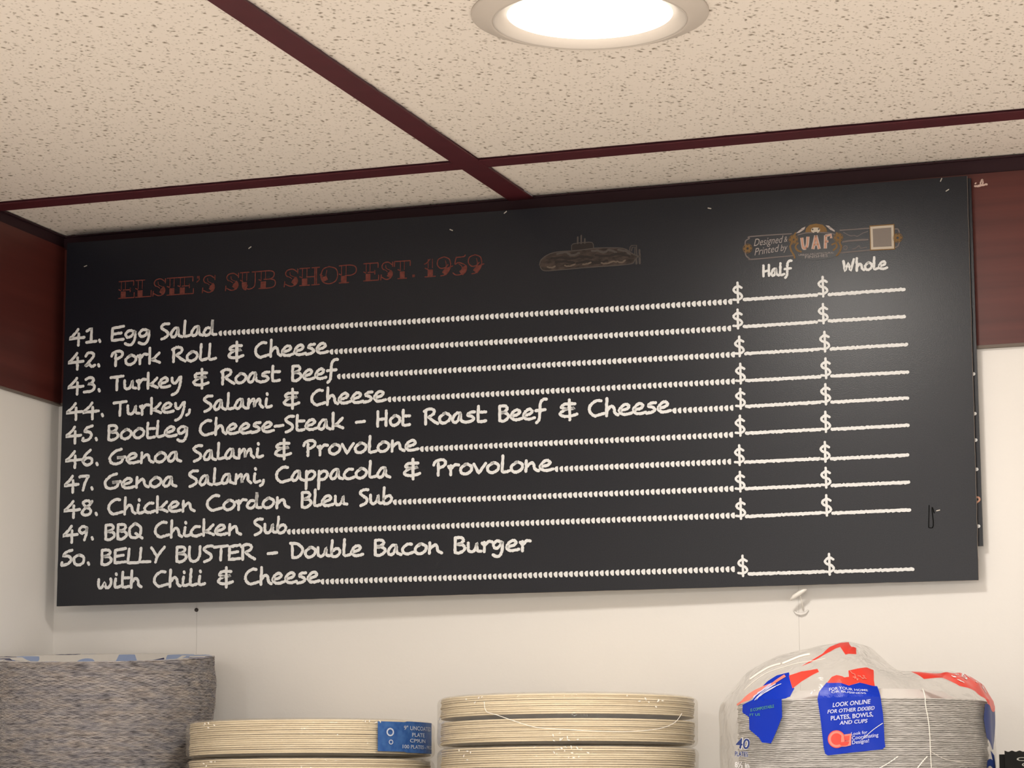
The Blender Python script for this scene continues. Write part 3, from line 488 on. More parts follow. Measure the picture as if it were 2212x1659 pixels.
# title: tall slab letters, outlined above and solid below
TG = {  # advance, thick strokes, thin strokes
'E': (.92, [[(.24, 0), (.24, 1)]], [[(0, 1), (.80, 1), (.80, 1), (.80, .74)], [(0, 0), (.84, 0), (.84, 0), (.84, .28)], [(.24, .48), (.62, .48), (.62, .48), (.62, .60), (.62, .36)], [(.0, .52), (.10, .46)]]),
'L': (.90, [[(.24, 0), (.24, 1)]], [[(0, 1), (.48, 1)], [(0, 0), (.84, 0), (.84, 0), (.84, .34)], [(.0, .52), (.10, .46)]]),
'I': (.58, [[(.26, 0), (.26, 1)]], [[(0, 1), (.52, 1)], [(0, 0), (.52, 0)], [(.0, .52), (.12, .46)]]),
'S': (.80, [[(.20, .82), (.24, .64), (.46, .50), (.58, .30), (.48, .12)]], [[(.70, .98), (.70, .74)], [(.66, .84), (.44, 1.0), (.18, .94), (.10, .74), (.18, .58)], [(.66, .34), (.60, .10), (.36, 0), (.10, .14)], [(.04, .0), (.06, .28)]]),
'U': (.96, [[(.22, 1), (.22, .22), (.34, .10)]], [[(0, 1), (.44, 1)], [(.60, 1), (.92, 1)], [(.30, .06), (.48, 0), (.70, .12), (.76, .40), (.76, 1)], [(.0, .56), (.12, .48)]]),
'B': (.88, [[(.22, 0), (.22, 1)]], [[(0, 1), (.56, 1), (.76, .88), (.74, .64), (.54, .52), (.26, .52)], [(.54, .52), (.80, .42), (.82, .14), (.60, 0), (0, 0)], [(.0, .52), (.10, .46)]]),
'H': (1.0, [[(.24, 0), (.24, 1)]], [[(0, 1), (.48, 1)], [(0, 0), (.48, 0)], [(.60, 1), (.96, 1)], [(.60, 0), (.96, 0)], [(.74, 0), (.74, 1)], [(.82, 0), (.82, 1)], [(.34, .48), (.74, .48)], [(.0, .52), (.12, .46)]]),
'O': (.94, [[(.22, .80), (.18, .5), (.26, .18)]], [[(.44, 1), (.16, .88), (.04, .5), (.16, .12), (.46, 0), (.76, .14), (.86, .5), (.76, .86), (.44, 1)], [(.0, .56), (.12, .48)]]),
'P': (.86, [[(.22, 0), (.22, 1)]], [[(0, 1), (.56, 1), (.80, .86), (.80, .56), (.58, .42), (.30, .42)], [(0, 0), (.46, 0)], [(.0, .52), (.10, .46)]]),
'T': (.92, [[(.44, 0), (.44, 1)]], [[(0, .72), (0, 1), (0, 1), (.88, 1), (.88, 1), (.88, .72)], [(.20, 0), (.68, 0)], [(.2, .52), (.32, .46)]]),
'.': (.36, [], [[(.13, .10), (.13, .10), (.17, .10)], [(.10, .06), (.20, .06)], [(.10, .14), (.20, .14)]]),
"'": (.36, [], [[(.12, .98), (.22, .98)], [(.12, .90), (.22, .92)], [(.20, .96), (.22, .80), (.10, .66)]]),
'1': (.62, [[(.32, 0), (.32, 1)]], [[(.02, .74), (.14, .80), (.30, 1)], [(.06, 0), (.58, 0)], [(.06, .50), (.20, .42)]]),
'9': (.80, [[(.58, .86), (.62, .60), (.56, .34), (.40, .10)]], [[(.40, 1.08), (.12, .96), (.06, .66), (.22, .44), (.46, .46), (.60, .62)], [(.40, 1.08), (.66, .94), (.74, .64)], [(.74, .54), (.64, .24), (.44, .04), (.24, 0)], [(.62, .44), (.84, .52)]]),
'5': (.78, [[(.46, .62), (.62, .46), (.62, .24), (.46, .06)]], [[(.22, 1.0), (.60, 1.02), (.68, 1.1)], [(.22, 1.0), (.16, .62), (.34, .70), (.58, .60)], [(.64, .14), (.44, 0), (.20, .0), (.06, .12)]]),
}
mb = MB()
for (t, u0, v0, u1, v1) in TITLE:
    x = 0; adv = []
    for c in t: adv.append(x); x += TG[c][0]
    x -= .06; kx = (u1 - u0) / 1000 / x; H = .0168; vv = (v0 + v1) / 2000 + V0
    for c, a in zip(t, adv):
        def P(p, dx=0, dz=0): return (u0 / 1000 + (a + p[0] + dx) * kx, vv + (p[1] + dz) * H)
        for st in TG[c][1]:
            q = smooth_pts(st, 10)
            hi = [p for p in q if p[1] >= .44]; lo = [p for p in q if p[1] <= .46]
            if len(hi) > 1:
                for dx in (-.11, .11): ribbon(mb, [P(p, dx) for p in hi], .0007, -.0003)
            if len(lo) > 1: ribbon(mb, [P(p) for p in lo], .27 * kx, -.0003, cap=False)
        for st in TG[c][2]: ribbon(mb, [P(p) for p in smooth_pts(st, 6)], .0011, -.00031)
tag(mb.build('title_lettering', M['title'], board), 'faded red slab title lettering')
# sandwich shaped like a submarine
mb = MB()
poly(mb, [B(p) for p in SUB['hull']], -.0003, 0); poly(mb, [B(p) for p in SUB['sail']], -.00028, 1)
for s_ in SUB['masts']: ribbon(mb, [B(p) for p in s_], .0016, -.0003, .3, mi=2)
ribbon(mb, [B(p) for p in SUB['rudder']], .0011, -.0003, .2, mi=2)
for s_ in SUB['prop']: ribbon(mb, smooth_pts([B(p) for p in s_], 5), .0019, -.0003, .5, mi=2)
ribbon(mb, smooth_pts([B(p) for p in SUB['hull']], 4), .0009, -.00032, .4, mi=2)
ribbon(mb, [B(p) for p in SUB['sail']], .0008, -.00032, .4, mi=2)
for s_ in SUB['curve']: ribbon(mb, smooth_pts([B(p) for p in s_], 5), .0020, -.00033, .8, mi=2)
for s_ in SUB['dark']: ribbon(mb, smooth_pts([B(p) for p in s_], 5), .0022, -.00034, .8, mi=1)
for s_ in SUB['lite']: ribbon(mb, smooth_pts([B(p) for p in s_], 5), .0014, -.00035, .9, mi=3)
tag(mb.build('submarine_picture', [M['subbrown'], M['subdark'], M['subline'], M['sublite']], board), 'small brown picture of a submarine made of bread')
SCUFF = [(405.3, -113.9), (404.4, -133.5), (404.4, -133.5), (408.5, -132.1), (407.7, -115.7), (409.6, -120.6)]
# maker's emblem
E_ = EMB
cr_ = MB(); poly(cr_, smooth_pts([B(p) for p in E_['crest']] + [B(E_['crest'][0])], 3)[:-1], -.00031, 0)
emo = tag(cr_.build('maker_emblem', M['emdark'], board), 'small ornate printed emblem')
for ks, scs in ((('left', 'left2'), ()), (('rtop', 'rbot', 'rmid'), E_['rsc']), (('rend', 'rend2'), ())):
    em = MB()
    for k_ in ks: ribbon(em, smooth_pts([B(p) for p in E_[k_]], 5), .0011 if k_ != 'rmid' else .0016, -.0003, .3)
    for s_ in scs: ribbon(em, smooth_pts([B(p) for p in s_], 5), .0007, -.0003, .4)
    em.build('scroll_frame', M['emline'], emo)
for p in E_['fl']:
    f1 = MB(); c = B(p)
    for q in range(6): disc(f1, (c[0] + .0024 * math.cos(q * math.pi / 3), c[1] + .0024 * math.sin(q * math.pi / 3)), .0014, -.00036)
    ribbon(f1, [(c[0] + .0042 * math.cos(t_ * .26), c[1] + .0042 * math.sin(t_ * .26)) for t_ in range(25)], .0004, -.00036)
    f1.build('flower', M['emgold'], emo)
cr_ = MB()
for s_ in E_['sc']: ribbon(cr_, smooth_pts([B(p) for p in s_], 5), .0016, -.00034, .5, mi=1)
ribbon(cr_, smooth_pts([B(p) for p in E_['arch']], 5), .0010, -.00034, .2, mi=2)
cr_.build('crest_scrolls', [M['emdark'], M['emgold'], M['emline']], emo)
an = MB(); poly(an, [B(p) for p in E_['mane']], -.00034, 0)
mc = B((0, 0)); hd = [B(p) for p in E_['head']]; hc = (sum(p[0] for p in hd) / len(hd), sum(p[1] for p in hd) / len(hd))
for q in range(9):
    a_ = math.radians(8 + q * 20.5); ribbon(an, [(hc[0] + .010 * math.cos(a_), hc[1] + .008 * math.sin(a_)), (hc[0] + .018 * math.cos(a_), hc[1] + .013 * math.sin(a_))], .0006, -.00036, mi=2)
poly(an, hd, -.00037, 1)
for dx in (-.0028, .0028): disc(an, (hc[0] + dx, hc[1] + .0008), .0008, -.0004, 2, 8)
poly(an, [(hc[0] - .0016, hc[1] - .0018), (hc[0] + .0016, hc[1] - .0018), (hc[0], hc[1] - .0042)], -.0004, 2)
for s_ in E_['feat']: poly(an, [B(p) for p in s_], -.00036, 3)
an.build('animal_head', [M['emgold'], M['emcream'], M['emdark'], M['empale']], emo)
q = MB(); poly(q, [B(p) for p in E_['qr2']], -.00032, 1); poly(q, [B(p) for p in E_['qr']], -.00036, 0)
qp = [Vector((*B(p), 0)) for p in E_['qr']]; cc = sum(qp, Vector()) / 4
poly(q, [tuple((cc + (p - cc) * .80)[:2]) for p in qp], -.0004, 2)
tag(q.build('square_plate', [M['emcream'], M['emgold'], M['emtaupe']], emo), 'cream bordered square')
tx = MB()
def flat(p0, p1, h, y=-.0004, ital=0.0):
    a, b = Vector(B(p0)), Vector(B(p1)); d = (b - a); up = Vector((-d.y, d.x)).normalized()
    return lambda x, z: ((a + d * x + up * z * h + d.normalized() * z * h * ital).x, y, (a + d * x + up * z * h).y)
type_mesh('Designed', flat(*E_['t1'], .0072, ital=.3), tx); type_mesh('&', flat(*E_['t1b'], .0055, ital=.2), tx)
type_mesh('Printed', flat(*E_['t2'], .0072, ital=.3), tx); type_mesh('by', flat(*E_['t2b'], .0065, ital=.3), tx)
type_mesh('URBAN ARCHITECTURAL', flat(*E_['s1'], .0017), tx); type_mesh('FINISHES', flat(*E_['s2'], .0026), tx)
tx.build('emblem_lettering', M['emtext'], emo)
ua = MB()
def serif_letters():
    (a0, a1, b0, b1, c0, c1) = [B(p) for p in E_['uaf']]; t0, t1, t2 = [B(p) for p in E_['uaft']]
    hU = t0[1] - a0[1]; hA = t1[1] - b1[1]
    for off, wd, mi, yy in ((0, .0031, 0, -.00042), (0, .0015, 1, -.00045)):
        w1 = a1[0] - a0[0]
        xl, xr = a0[0] + .0022, a1[0] - .0022
        ribbon(ua, smooth_pts([(xl - .0006, a0[1] + hU), (xl, a0[1] + hU * .45), (xl + w1 * .10, a0[1] + hU * .12), (xl + w1 * .38, a0[1] + .0012), (xr - w1 * .10, a0[1] + hU * .14), (xr, a0[1] + hU * .45), (xr + .0006, a0[1] + hU * 1.05)], 6), wd, yy, cap=False, mi=mi)
        xm = (b0[0] + b1[0]) / 2
        ribbon(ua, [(b0[0] + .002, b0[1]), (xm, b0[1] + hA * 1.02)], wd, yy, cap=False, mi=mi); ribbon(ua, [(xm, b0[1] + hA * 1.02), (b1[0] - .002, b1[1])], wd, yy, cap=False, mi=mi)
        ribbon(ua, [(b0[0] + .007, b0[1] + hA * .34), (b1[0] - .007, b1[1] + hA * .34)], wd * .7, yy, cap=False, mi=mi)
        ribbon(ua, [(c0[0] + .0024, c0[1]), (c0[0] + .0030, c0[1] + hA)], wd, yy, cap=False, mi=mi)
        ribbon(ua, [(c0[0] + .0024, c0[1] + hA * .95), (c1[0] - .001, c1[1] + hA * .99), (c1[0] - .001, c1[1] + hA * .72)], wd * .8, yy, cap=False, mi=mi)
        ribbon(ua, [(c0[0] + .0024, c0[1] + hA * .5), (c1[0] - .0035, c1[1] + hA * .52)], wd * .8, yy, cap=False, mi=mi)
serif_letters(); tag(ua.build('monogram', [M['empale'], M['empeach']], emo), 'pale and peach letters')
for i, p in enumerate(STAPLES):
    a_ = random.uniform(-.5, 1.2); c = B(p)
    c = (c[0], min(c[1], BH - .002))
    bevel(MB().box((-.0018, -.0007, -.0005), (.0018, 0, .0005)).build('staple', M['staple'], board, (c[0], -.0001, c[1])), .0003).rotation_euler = (0, -a_, 0)

mb = MB(); sc_ = [B(p) for p in SCUFF]; ribbon(mb, smooth_pts(sc_, 4), .0009, -.0002, .6); mb.build('scuff', M['scuff'], board)
# the second board, hidden behind, with the ends of its price lines showing
b2 = thing('menu_board', 'second black board tucked behind the chalk menu board, only its right edge showing', 'menu board', (.47, -.0078, ZO + .2445))
MB().box((-.4465, -.0013, 0), (.4478, .0013, .330)).build('panel', [M['panel']], b2)
for z in (.397, .3615, .338, .3121, .2619):
    mb = MB(); ribbon(mb, [(.350, z - .2445), (.40, z - .2445), (.4445, z - .2445)], .0032, -.0016, .3); mb.build('price_line', M['chalk'], b2)
mb = MB(); ribbon(mb, smooth_pts([(.438, .038), (.444, .043), (.4462, .0405), (.442, .037)], 5), .0016, -.0016, .3); mb.build('gold_flourish', M['empeach'], b2)

# ------------------------------------------------------------------ small things on the wall
hk = thing('wall_hook', 'small milky plastic hook on the wall just under the menu board', 'hook', (.7535, 0, ZO + .1925))
MB().tube([(-.0075, -.0010, .0012), (-.0050, -.0014, -.0012), (-.0010, -.0016, -.0022), (.0030, -.0014, -.0012), (.0055, -.0010, .0015)], [.0006, .0012, .0014, .0012, .0006], 10).build('hook_base', M['wall'], hk, smooth=True)
MB().tube([(.0010, -.0014, .0010), (.0012, -.006, .0075), (.0006, -.0108, .0150)], .0005, 8).build('hook_stem', M['clear_white'], hk, smooth=True)
MB().tube([(-.0080, -.0118, .0100), (-.0045, -.0122, .0128), (.0005, -.0122, .0158), (.0045, -.0122, .0180), (.0070, -.0118, .0190)], [.0010, .0020, .0021, .0016, .0006], 12).build('hook_bar', M['clear_white'], hk, smooth=True)
sw_ = MB(); sw_.lathe([(.0001, -.0020), (.0012, -.0019), (.0018, -.0012), (.0019, 0)], 20)
o = sw_.build('screw', M['dark_metal'], smooth=True); o.location = (.1557, -.0002, ZO + .2125); o.rotation_euler = (math.radians(-90), 0, 0)
tag(o, 'tiny dark screw head in the wall under the left end of the menu board', 'screw')
o.rotation_euler = (math.radians(-90), 0, 0)
mb = MB(); ribbon(mb, smooth_pts([(-.0045, -.001), (-.003, -.0012), (.0005, -.0008), (.006, -.0003)], 5), .0018, 0, .8); ribbon(mb, smooth_pts([(0, -.001), (.0008, .002), (.0022, .0045), (.0026, .0015), (.0018, -.0005)], 5), .0013, -.0001, .8)
ribbon(mb, [(-.0042, .0012), (-.0036, .0018)], .0012, 0, .5)
o = mb.build('glue_residue', M['glue']); o.modifiers.new('thickness', 'SOLIDIFY').thickness = .0006; o.location = (.9250, -.0044, ZO + .5690)
tag(o, 'dried pinkish glue blob on the dark red board beside the menu board', 'glue residue')

# ------------------------------------------------------------------ shelf, just below the picture
ZS = ZO + .033
sh = thing('wall_shelf', 'white wall shelf under the stacks of paper plates', 'shelf', (.6, -.13, ZS))
bevel(MB().box((-.595, -.14, -.02), (1.2, .129, 0)).build('shelf_board', M['shelf'], sh), .002)
for x in (-.4, .3, 1.0): MB().box((x, -.10, -.032), (x + .02, .129, -.0202)).box((x, .115, -.16), (x + .02, .129, -.0202)).build('bracket', M['grey_metal'], sh)

# ------------------------------------------------------------------ paper plates
def plate_mesh(name, R, depth, thick, mats, flip=False, crimp=0.0, flutes=0, seg=120, lip=.0008):
    rw = R * .80
    top = [(.001, thick), (R * .60, thick), (R * .66, thick + .0008), (rw, depth), (R - .004, depth + .0003), (R - .0006, depth + .0005)]
    outer = [(R, depth + .0002), (R, depth + .0006 - lip), (R - .0005, depth + .0004 - lip)]
    bot = [(R - .004, depth - thick), (rw, depth - thick), (R * .66, .0008), (R * .60, 0), (.001, 0)]
    prof = top + outer + bot
    if flip: prof = [(r, -z) for r, z in prof]
    mis = [0] * 5 + [1] * 3 + [2 if len(mats) > 2 else 1] + [2 if len(mats) > 2 else 1] * 4
    zf = (lambda a, r: crimp * math.sin(a * flutes) * max(0, (r - rw) / (R - rw))) if crimp else None
    mb = MB(); mb.lathe(prof, seg, mis=mis, zf=zf)
    me = bpy.data.meshes.new(name); me.from_pydata(mb.v, [], mb.f)
    for q_ in mats: me.materials.append(q_)
    me.polygons.foreach_set('material_index', mb.mi); me.polygons.foreach_set('use_smooth', [True] * len(me.polygons)); me.update()
    if flip: me.flip_normals()
    return me
# loose patterned plates in the corner
PR = .1075
pm = plate_mesh('paper_plate', PR, .012, .0005, [M['print_face'], M['print_edge'], M['print_edge']], crimp=.00010, flutes=84, seg=336, lip=.00092)
N1 = 82; zt = .1515; sp_ = (zt - .033 - .0135) / (N1 - 1)
LP = 'blue and white printed paper plate in the tall loose stack in the left corner'
for i in range(N1):
    o = bpy.data.objects.new('paper_plate', pm); COL.objects.link(o)
    til = .096 * i / (N1 - 1)
    z0_ = ZS + .0003 + i * sp_
    cx_, cy_ = .1115 + random.uniform(-.0001, .0001), -.1125 + random.uniform(-.0001, .0001)
    cx_ += .0013 * math.sin(i * .13) + .0003 * math.sin(i * .41)
    mt_ = Matrix.Translation((cx_, cy_ - PR, z0_ + .012)) @ Matrix.Rotation(til, 4, 'X') @ Matrix.Rotation(.028 * i / (N1 - 1) + random.uniform(-.0003, .0003), 4, 'Y') @ Matrix.Translation((0, PR, -.012)) @ Matrix.Rotation(random.uniform(0, 6.28), 4, 'Z')
    o.matrix_world = mt_
    if i == N1 - 1: tag(o, 'topmost plate of the tall left stack, its blue and white face showing', 'paper plate', 'loose patterned plates in the left corner')
    else: tag(o, LP, 'paper plate', 'loose patterned plates in the left corner')

# shrink-wrapped cream packs
cm = plate_mesh('paper_plate', .1085, .0026, .0006, [M['cream_plate'], M['cream_plate']], seg=96, lip=.00145)
def wrap_point(R, h, th, u, seed):
    """u in 0..1 up the wall of the pack; rounded shoulders"""
    rc = .006
    k_ = u * (h + 2 * rc * .6)
    z = h * u
    e = min(z, h - z); r = R - (rc - math.sqrt(max(0, rc * rc - (rc - e) ** 2)) if e < rc else 0)
    wv = noise.noise((th * 5, z * 60, seed)) * .0007 + noise.noise((th * 17, z * 90, seed + 4)) * .0006 * (1 if e < .009 else .35)
    return r + wv, z
def pack(label, cx, cy, z0, h, R, n, group, seed, gaps=(), name='plate_pack', bulge=0):
    t = thing(name, label, 'pack of paper plates', (cx, cy, z0), group)
    sp2 = (h - .0125 - .002) / (n - 1); rs = random.Random(seed)
    z = .0012
    tot = sum(1 + (2.2 if i in gaps else 0) + .0 for i in range(n - 1)); step = (h - .0056) / tot
    me = cm
    for i in range(n):
        o = bpy.data.objects.new('paper_plate', me); COL.objects.link(o); o.parent = t
        o.location = (rs.uniform(-.0007, .0007), rs.uniform(-.0007, .0007), z); o.rotation_euler = (rs.uniform(-.0012, .0012), rs.uniform(-.0012, .0012), rs.uniform(0, 6.28))
        k_ = R / .1085 - .030; o.scale = (k_, k_, 1)
        z += step * (1 + (2.2 if i in gaps else 0)) * 1.0
    seg, nu = 180, 18
    mb = MB(); vs = []; fs = []
    for j in range(seg):
        th = 2 * math.pi * j / seg
        for i in range(nu + 1):
            u = i / nu; u = .5 - .5 * math.cos(math.pi * u)
            r, zz = wrap_point(R, h, th, u, seed)
            vs.append((r * math.sin(th), -r * math.cos(th), zz + .0001))
    for j in range(seg):
        j2 = (j + 1) % seg
        for i in range(nu): fs.append((j * (nu + 1) + i, j2 * (nu + 1) + i, j2 * (nu + 1) + i + 1, j * (nu + 1) + i + 1))
    fs.append(tuple(j * (nu + 1) + nu for j in range(seg)))
    fs.append(tuple(j * (nu + 1) for j in range(seg))[::-1])
    mb.add(vs, fs); mb.build('plastic_wrap', M['wrap'], t, smooth=True)
    return t
GP = 'wrapped cream plate packs'
X2, X3 = .3335, .5745
pB = pack('lower wrapped pack of cream paper plates, under the pack with the blue label', X2, -.130, ZS, .0305, .1105, 15, GP, 3)
pA = pack('wrapped pack of cream paper plates bearing a blue label, left of the taller cream stack', X2, -.130, ZS + .0309, .0325, .1105, 16, GP, 8)
pD = pack('lower wrapped pack of cream paper plates in the taller cream stack', X3, -.130, ZS, .0372, .1125, 18, GP, 15)
pC = pack('upper wrapped pack of cream plates in the taller stack, a crease across its wrap', X3, -.130, ZS + .0376, .0430, .1125, 21, GP, 21, gaps=(10,))
# curved label on the wrap
def on_wrap(R, off=.0006): return lambda th, z: ((R + off) * math.sin(th), -(R + off) * math.cos(th), z)
mb = MB(); S = on_wrap(.1105, .0011); nA = 24
t0_, t1_ = math.radians(54.5), math.radians(96); zlo, zhi = .0045, .0300
vs = []; fs = []
for i in range(nA + 1):
    for j in range(9):
        th = t0_ + (t1_ - t0_) * i / nA; z = zlo + (zhi - zlo) * j / 8
        vs.append(S(th, z + (.0007 if i > nA * .4 else 0) * (1 if j in (0, 8) else 0) * (1 if j else -1)))
for i in range(nA):
    for j in range(8): a_ = i * 9 + j; fs.append((a_, a_ + 9, a_ + 10, a_ + 1))
mb.add(vs, fs); lab = tag(mb.build('label', M['sticker'], pA, smooth=True), 'scuffed blue label with pale writing')
S2 = on_wrap(.1105, .0016); tx = MB()
def lt(f0, f1, z, h): return lambda x, y: S2(t0_ + (t1_ - t0_) * (f0 + (f1 - f0) * x), z + y * h)
type_mesh('9" UNCOATED', lt(.36, .95, .0234, .0036), tx, bold=.01); type_mesh('PLATE', lt(.50, .76, .0178, .0034), tx, bold=.01)
type_mesh('CP9UN', lt(.46, .78, .0128, .0032), tx, bold=.01); type_mesh('100 PLATES - PKG', lt(.34, .97, .0075, .0032), tx, bold=.01)
for rr, zz, ff in ((.0036, .0210, .16), (.0021, .0125, .17)):
    vs = []; k_ = 18
    for q in range(k_):
        a_ = 2 * math.pi * q / k_
        for r_ in (rr, rr * .62 * (1 + .08 * (q % 2))):
            vs.append(S2(t0_ + (t1_ - t0_) * ff + r_ * math.cos(a_) / .11 * 1.15, zz + r_ * math.sin(a_)))
    tx.add(vs, [(2 * q, 2 * ((q + 1) % k_), 2 * ((q + 1) % k_) + 1, 2 * q + 1) for q in range(k_)])
tx.build('label_print', M['sticker_text'], lab)
# crease across the upper pack's wrap
S3 = on_wrap(.1125, .0009)
cpts = [(-.52, .036), (-.50, .028), (-.40, .0245), (-.28, .020), (-.10, .0140), (.10, .0120), (.35, .0105), (.62, .0105), (.88, .0135), (1.05, .019), (1.15, .027)]
mb = MB(); mb.tube([S3(a_ + .18, z_) for a_, z_ in smooth_pts(cpts, 8)], .00030, 6); mb.build('wrap_crease', M['crease'], pC, smooth=True)
def glint_cluster(parent, R, th, z, n, seed, spread):  # small pale blobs modelled in place of glints on the wrap
    hmax = {pA: .0325, pB: .0305, pC: .0430, pD: .0372}[parent]
    rs = random.Random(seed); mb = MB(); S4 = on_wrap(R, .0009)
    for q in range(n):
        a_ = th + rs.gauss(0, spread); z_ = max(.0035, min(z + rs.gauss(0, .0028), hmax - .004)); l_ = rs.uniform(.0012, .0034); an_ = rs.uniform(-.8, 2.2)
        p0, p1 = S4(a_, z_), S4(a_ + l_ * math.cos(an_) / R, z_ + l_ * math.sin(an_))
        mb.tube([p0, [(u_ + v_) / 2 * 1.004 for u_, v_ in zip(p0[:2], p1[:2])] + [(p0[2] + p1[2]) / 2], p1], [.0002, .0006, .0002], 6)
    mb.build('wrap_glint', M['crease'], parent, smooth=True)
glint_cluster(pC, .1125, .25, .0020, 9, 4, .07); glint_cluster(pD, .1125, .33, .0325, 10, 5, .09); glint_cluster(pD, .1125, -.55, .031, 5, 6, .05)
glint_cluster(pA, .1105, -.50, .029, 5, 9, .05); glint_cluster(pB, .1105, -.5, .026, 5, 12, .05); glint_cluster(pA, .1105, .88, .028, 4, 14, .08); glint_cluster(pC, .1125, 1.0, .036, 8, 17, .08); glint_cluster(pC, .1125, -.4, .039, 5, 19, .05)

# ------------------------------------------------------------------ the loose printed bag
# ---- the loose printed bag: its own surface, unrolled as (angle, height past the rim) ----
BAG_C = (0.832, -0.130)
BAG_RIDGE = [(.705, .060), (.7117, .070), (.7162, .0906), (.7247, .1118), (.7452, .1338), (.7695, .1447), (.8014, .1509), (.8251, .1549),
             (.8368, .1519), (.8482, .1401), (.8597, .1313), (.8712, .1288), (.9097, .1283), (.921, .125), (.9322, .1172), (.9394, .1040), (.942, .090), (.95, .07)]
def lerp_table(tab, x):
    if x <= tab[0][0]: return tab[0][1]
    for (a, b), (c, d) in zip(tab, tab[1:]):
        if x <= c: return b + (d - b) * (x - a) / (c - a)
    return tab[-1][1]
def bag_radius(th):
    s = math.sin(th)
    return .1052 + (.0135 * (-s) ** 2 if s < 0 else .0035 * s * s)
def bag_rim(th):
    x = BAG_C[0] + bag_radius(th) * math.sin(th)
    return min(.1045, lerp_table(BAG_RIDGE, x) - .0005)
def bag_point(th, t, wrinkle=1.0):
    R = bag_radius(th); zr = bag_rim(th)
    s, c = math.sin(th), -math.cos(th)
    if t <= 0:
        x, y, z = BAG_C[0] + R * s, BAG_C[1] + R * c, zr + t
        n = (s, c, 0)
    else:
        rho = max(0.0, 1 - t / .1)
        x, y = BAG_C[0] + rho * R * s, BAG_C[1] + rho * R * c
        H = lerp_table(BAG_RIDGE, x); zb = min(.1045, H - .0005)
        dx = x - BAG_C[0]
        q = abs(y - BAG_C[1]) / max(1e-5, math.sqrt(max(1e-9, R * R - dx * dx)))
        q = min(1.0, q)
        z = zb + (H - zb) * (1 - q ** 3.0) ** 0.85
        n = (s * .3, c * .6, .75)
    if wrinkle:
        a = math.sin(th * 9 + 2.2 * math.sin(th * 3 + 40 * t)) * math.sin(60 * t + 3 * th) + .6 * math.sin(th * 23 + 55 * t + 1.5 * math.sin(th * 5))
        w = wrinkle * .0008 * a * (1 if t < 0 else max(0.15, 1 - t / .1))
        if th < -.9: w *= 1.0
        x += n[0] * w; y += n[1] * w; z += n[2] * w
    return (x, y, z)

wm = plate_mesh('paper_plate', .1028, .0100, .0005, [M['white_face'], M['white_plate'], M['white_face']], flip=True, crimp=.00012, flutes=72, seg=288, lip=.0010)
bag = thing('plate_bag', 'clear bag of white paper plates printed in blue and red at the right', 'bag of paper plates', (BAG_C[0], BAG_C[1], ZS))
NB = 47; sp_ = (.1040 - .033 - .0012) / (NB - 1)
for i in range(NB):
    o = bpy.data.objects.new('paper_plate', wm); COL.objects.link(o); o.parent = bag
    o.location = (random.uniform(-.0006, .0006), random.uniform(-.0006, .0006), .0100 + .0012 + i * sp_ - .0100 + .0098)
    o.location.z = .0105 + i * sp_
    o.rotation_euler = (random.uniform(-.001, .001), random.uniform(-.0015, .0015), random.uniform(0, 6.28))
def bp_(th, t, off=0.0):
    x, y, z = bag_point(th, t)
    if off:
        if t <= 0: nx, ny, nz = math.sin(th), -math.cos(th), .15
        else: nx, ny, nz = math.sin(th) * .45, -math.cos(th) * .45, .8
        x += nx * off; y += ny * off; z += nz * off
    return (x - BAG_C[0], y - BAG_C[1], z - .033)
zlow = -.0708
seg = 220; tsn = [zlow * (1 - i / 26) for i in range(27)] + [.1 * (i / 40) ** 1.35 for i in range(1, 41)]
mb = MB(); vs = []; fs = []; kk = len(tsn)
for j in range(seg):
    th = -math.pi + 2 * math.pi * j / seg
    for t in tsn:
        p = bp_(th, t); vs.append((p[0], p[1], max(p[2], .0004)))
for j in range(seg):
    j2 = (j + 1) % seg
    for i in range(kk - 1): fs.append((j * kk + i, j2 * kk + i, j2 * kk + i + 1, j * kk + i + 1))
mb.add(vs, fs); tag(mb.build('bag_film', M['bag'], bag, smooth=True), 'clear crinkled film')
def bag_patch(name, outline, mat, off=.0004, label=None, parent=None, sm=0):
    pts = [(a_ * .105, t) for a_, t in outline]
    if sm: pts = smooth_pts(pts + [pts[0]], sm)[:-1]
    b_ = bmesh.new(); vs = [b_.verts.new((x, y, 0)) for x, y in pts]
    tr = tessellate_polygon([[Vector((x, y, 0)) for x, y in pts]])
    for a_, c_, d_ in tr:
        try: b_.faces.new((vs[a_], vs[c_], vs[d_]))
        except ValueError: pass
    for _ in range(6):
        es = [e for e in b_.edges if e.calc_length() > .0030]
        if not es: break
        bmesh.ops.subdivide_edges(b_, edges=es, cuts=1); bmesh.ops.triangulate(b_, faces=b_.faces[:])
    for v in b_.verts: v.co = bp_(v.co.x / .105, v.co.y, off)
    me = bpy.data.meshes.new(name); b_.to_mesh(me); b_.free(); me.materials.append(mat)
    o = bpy.data.objects.new(name, me); COL.objects.link(o); o.parent = parent or bag
    if label: o['label'] = label
    return o
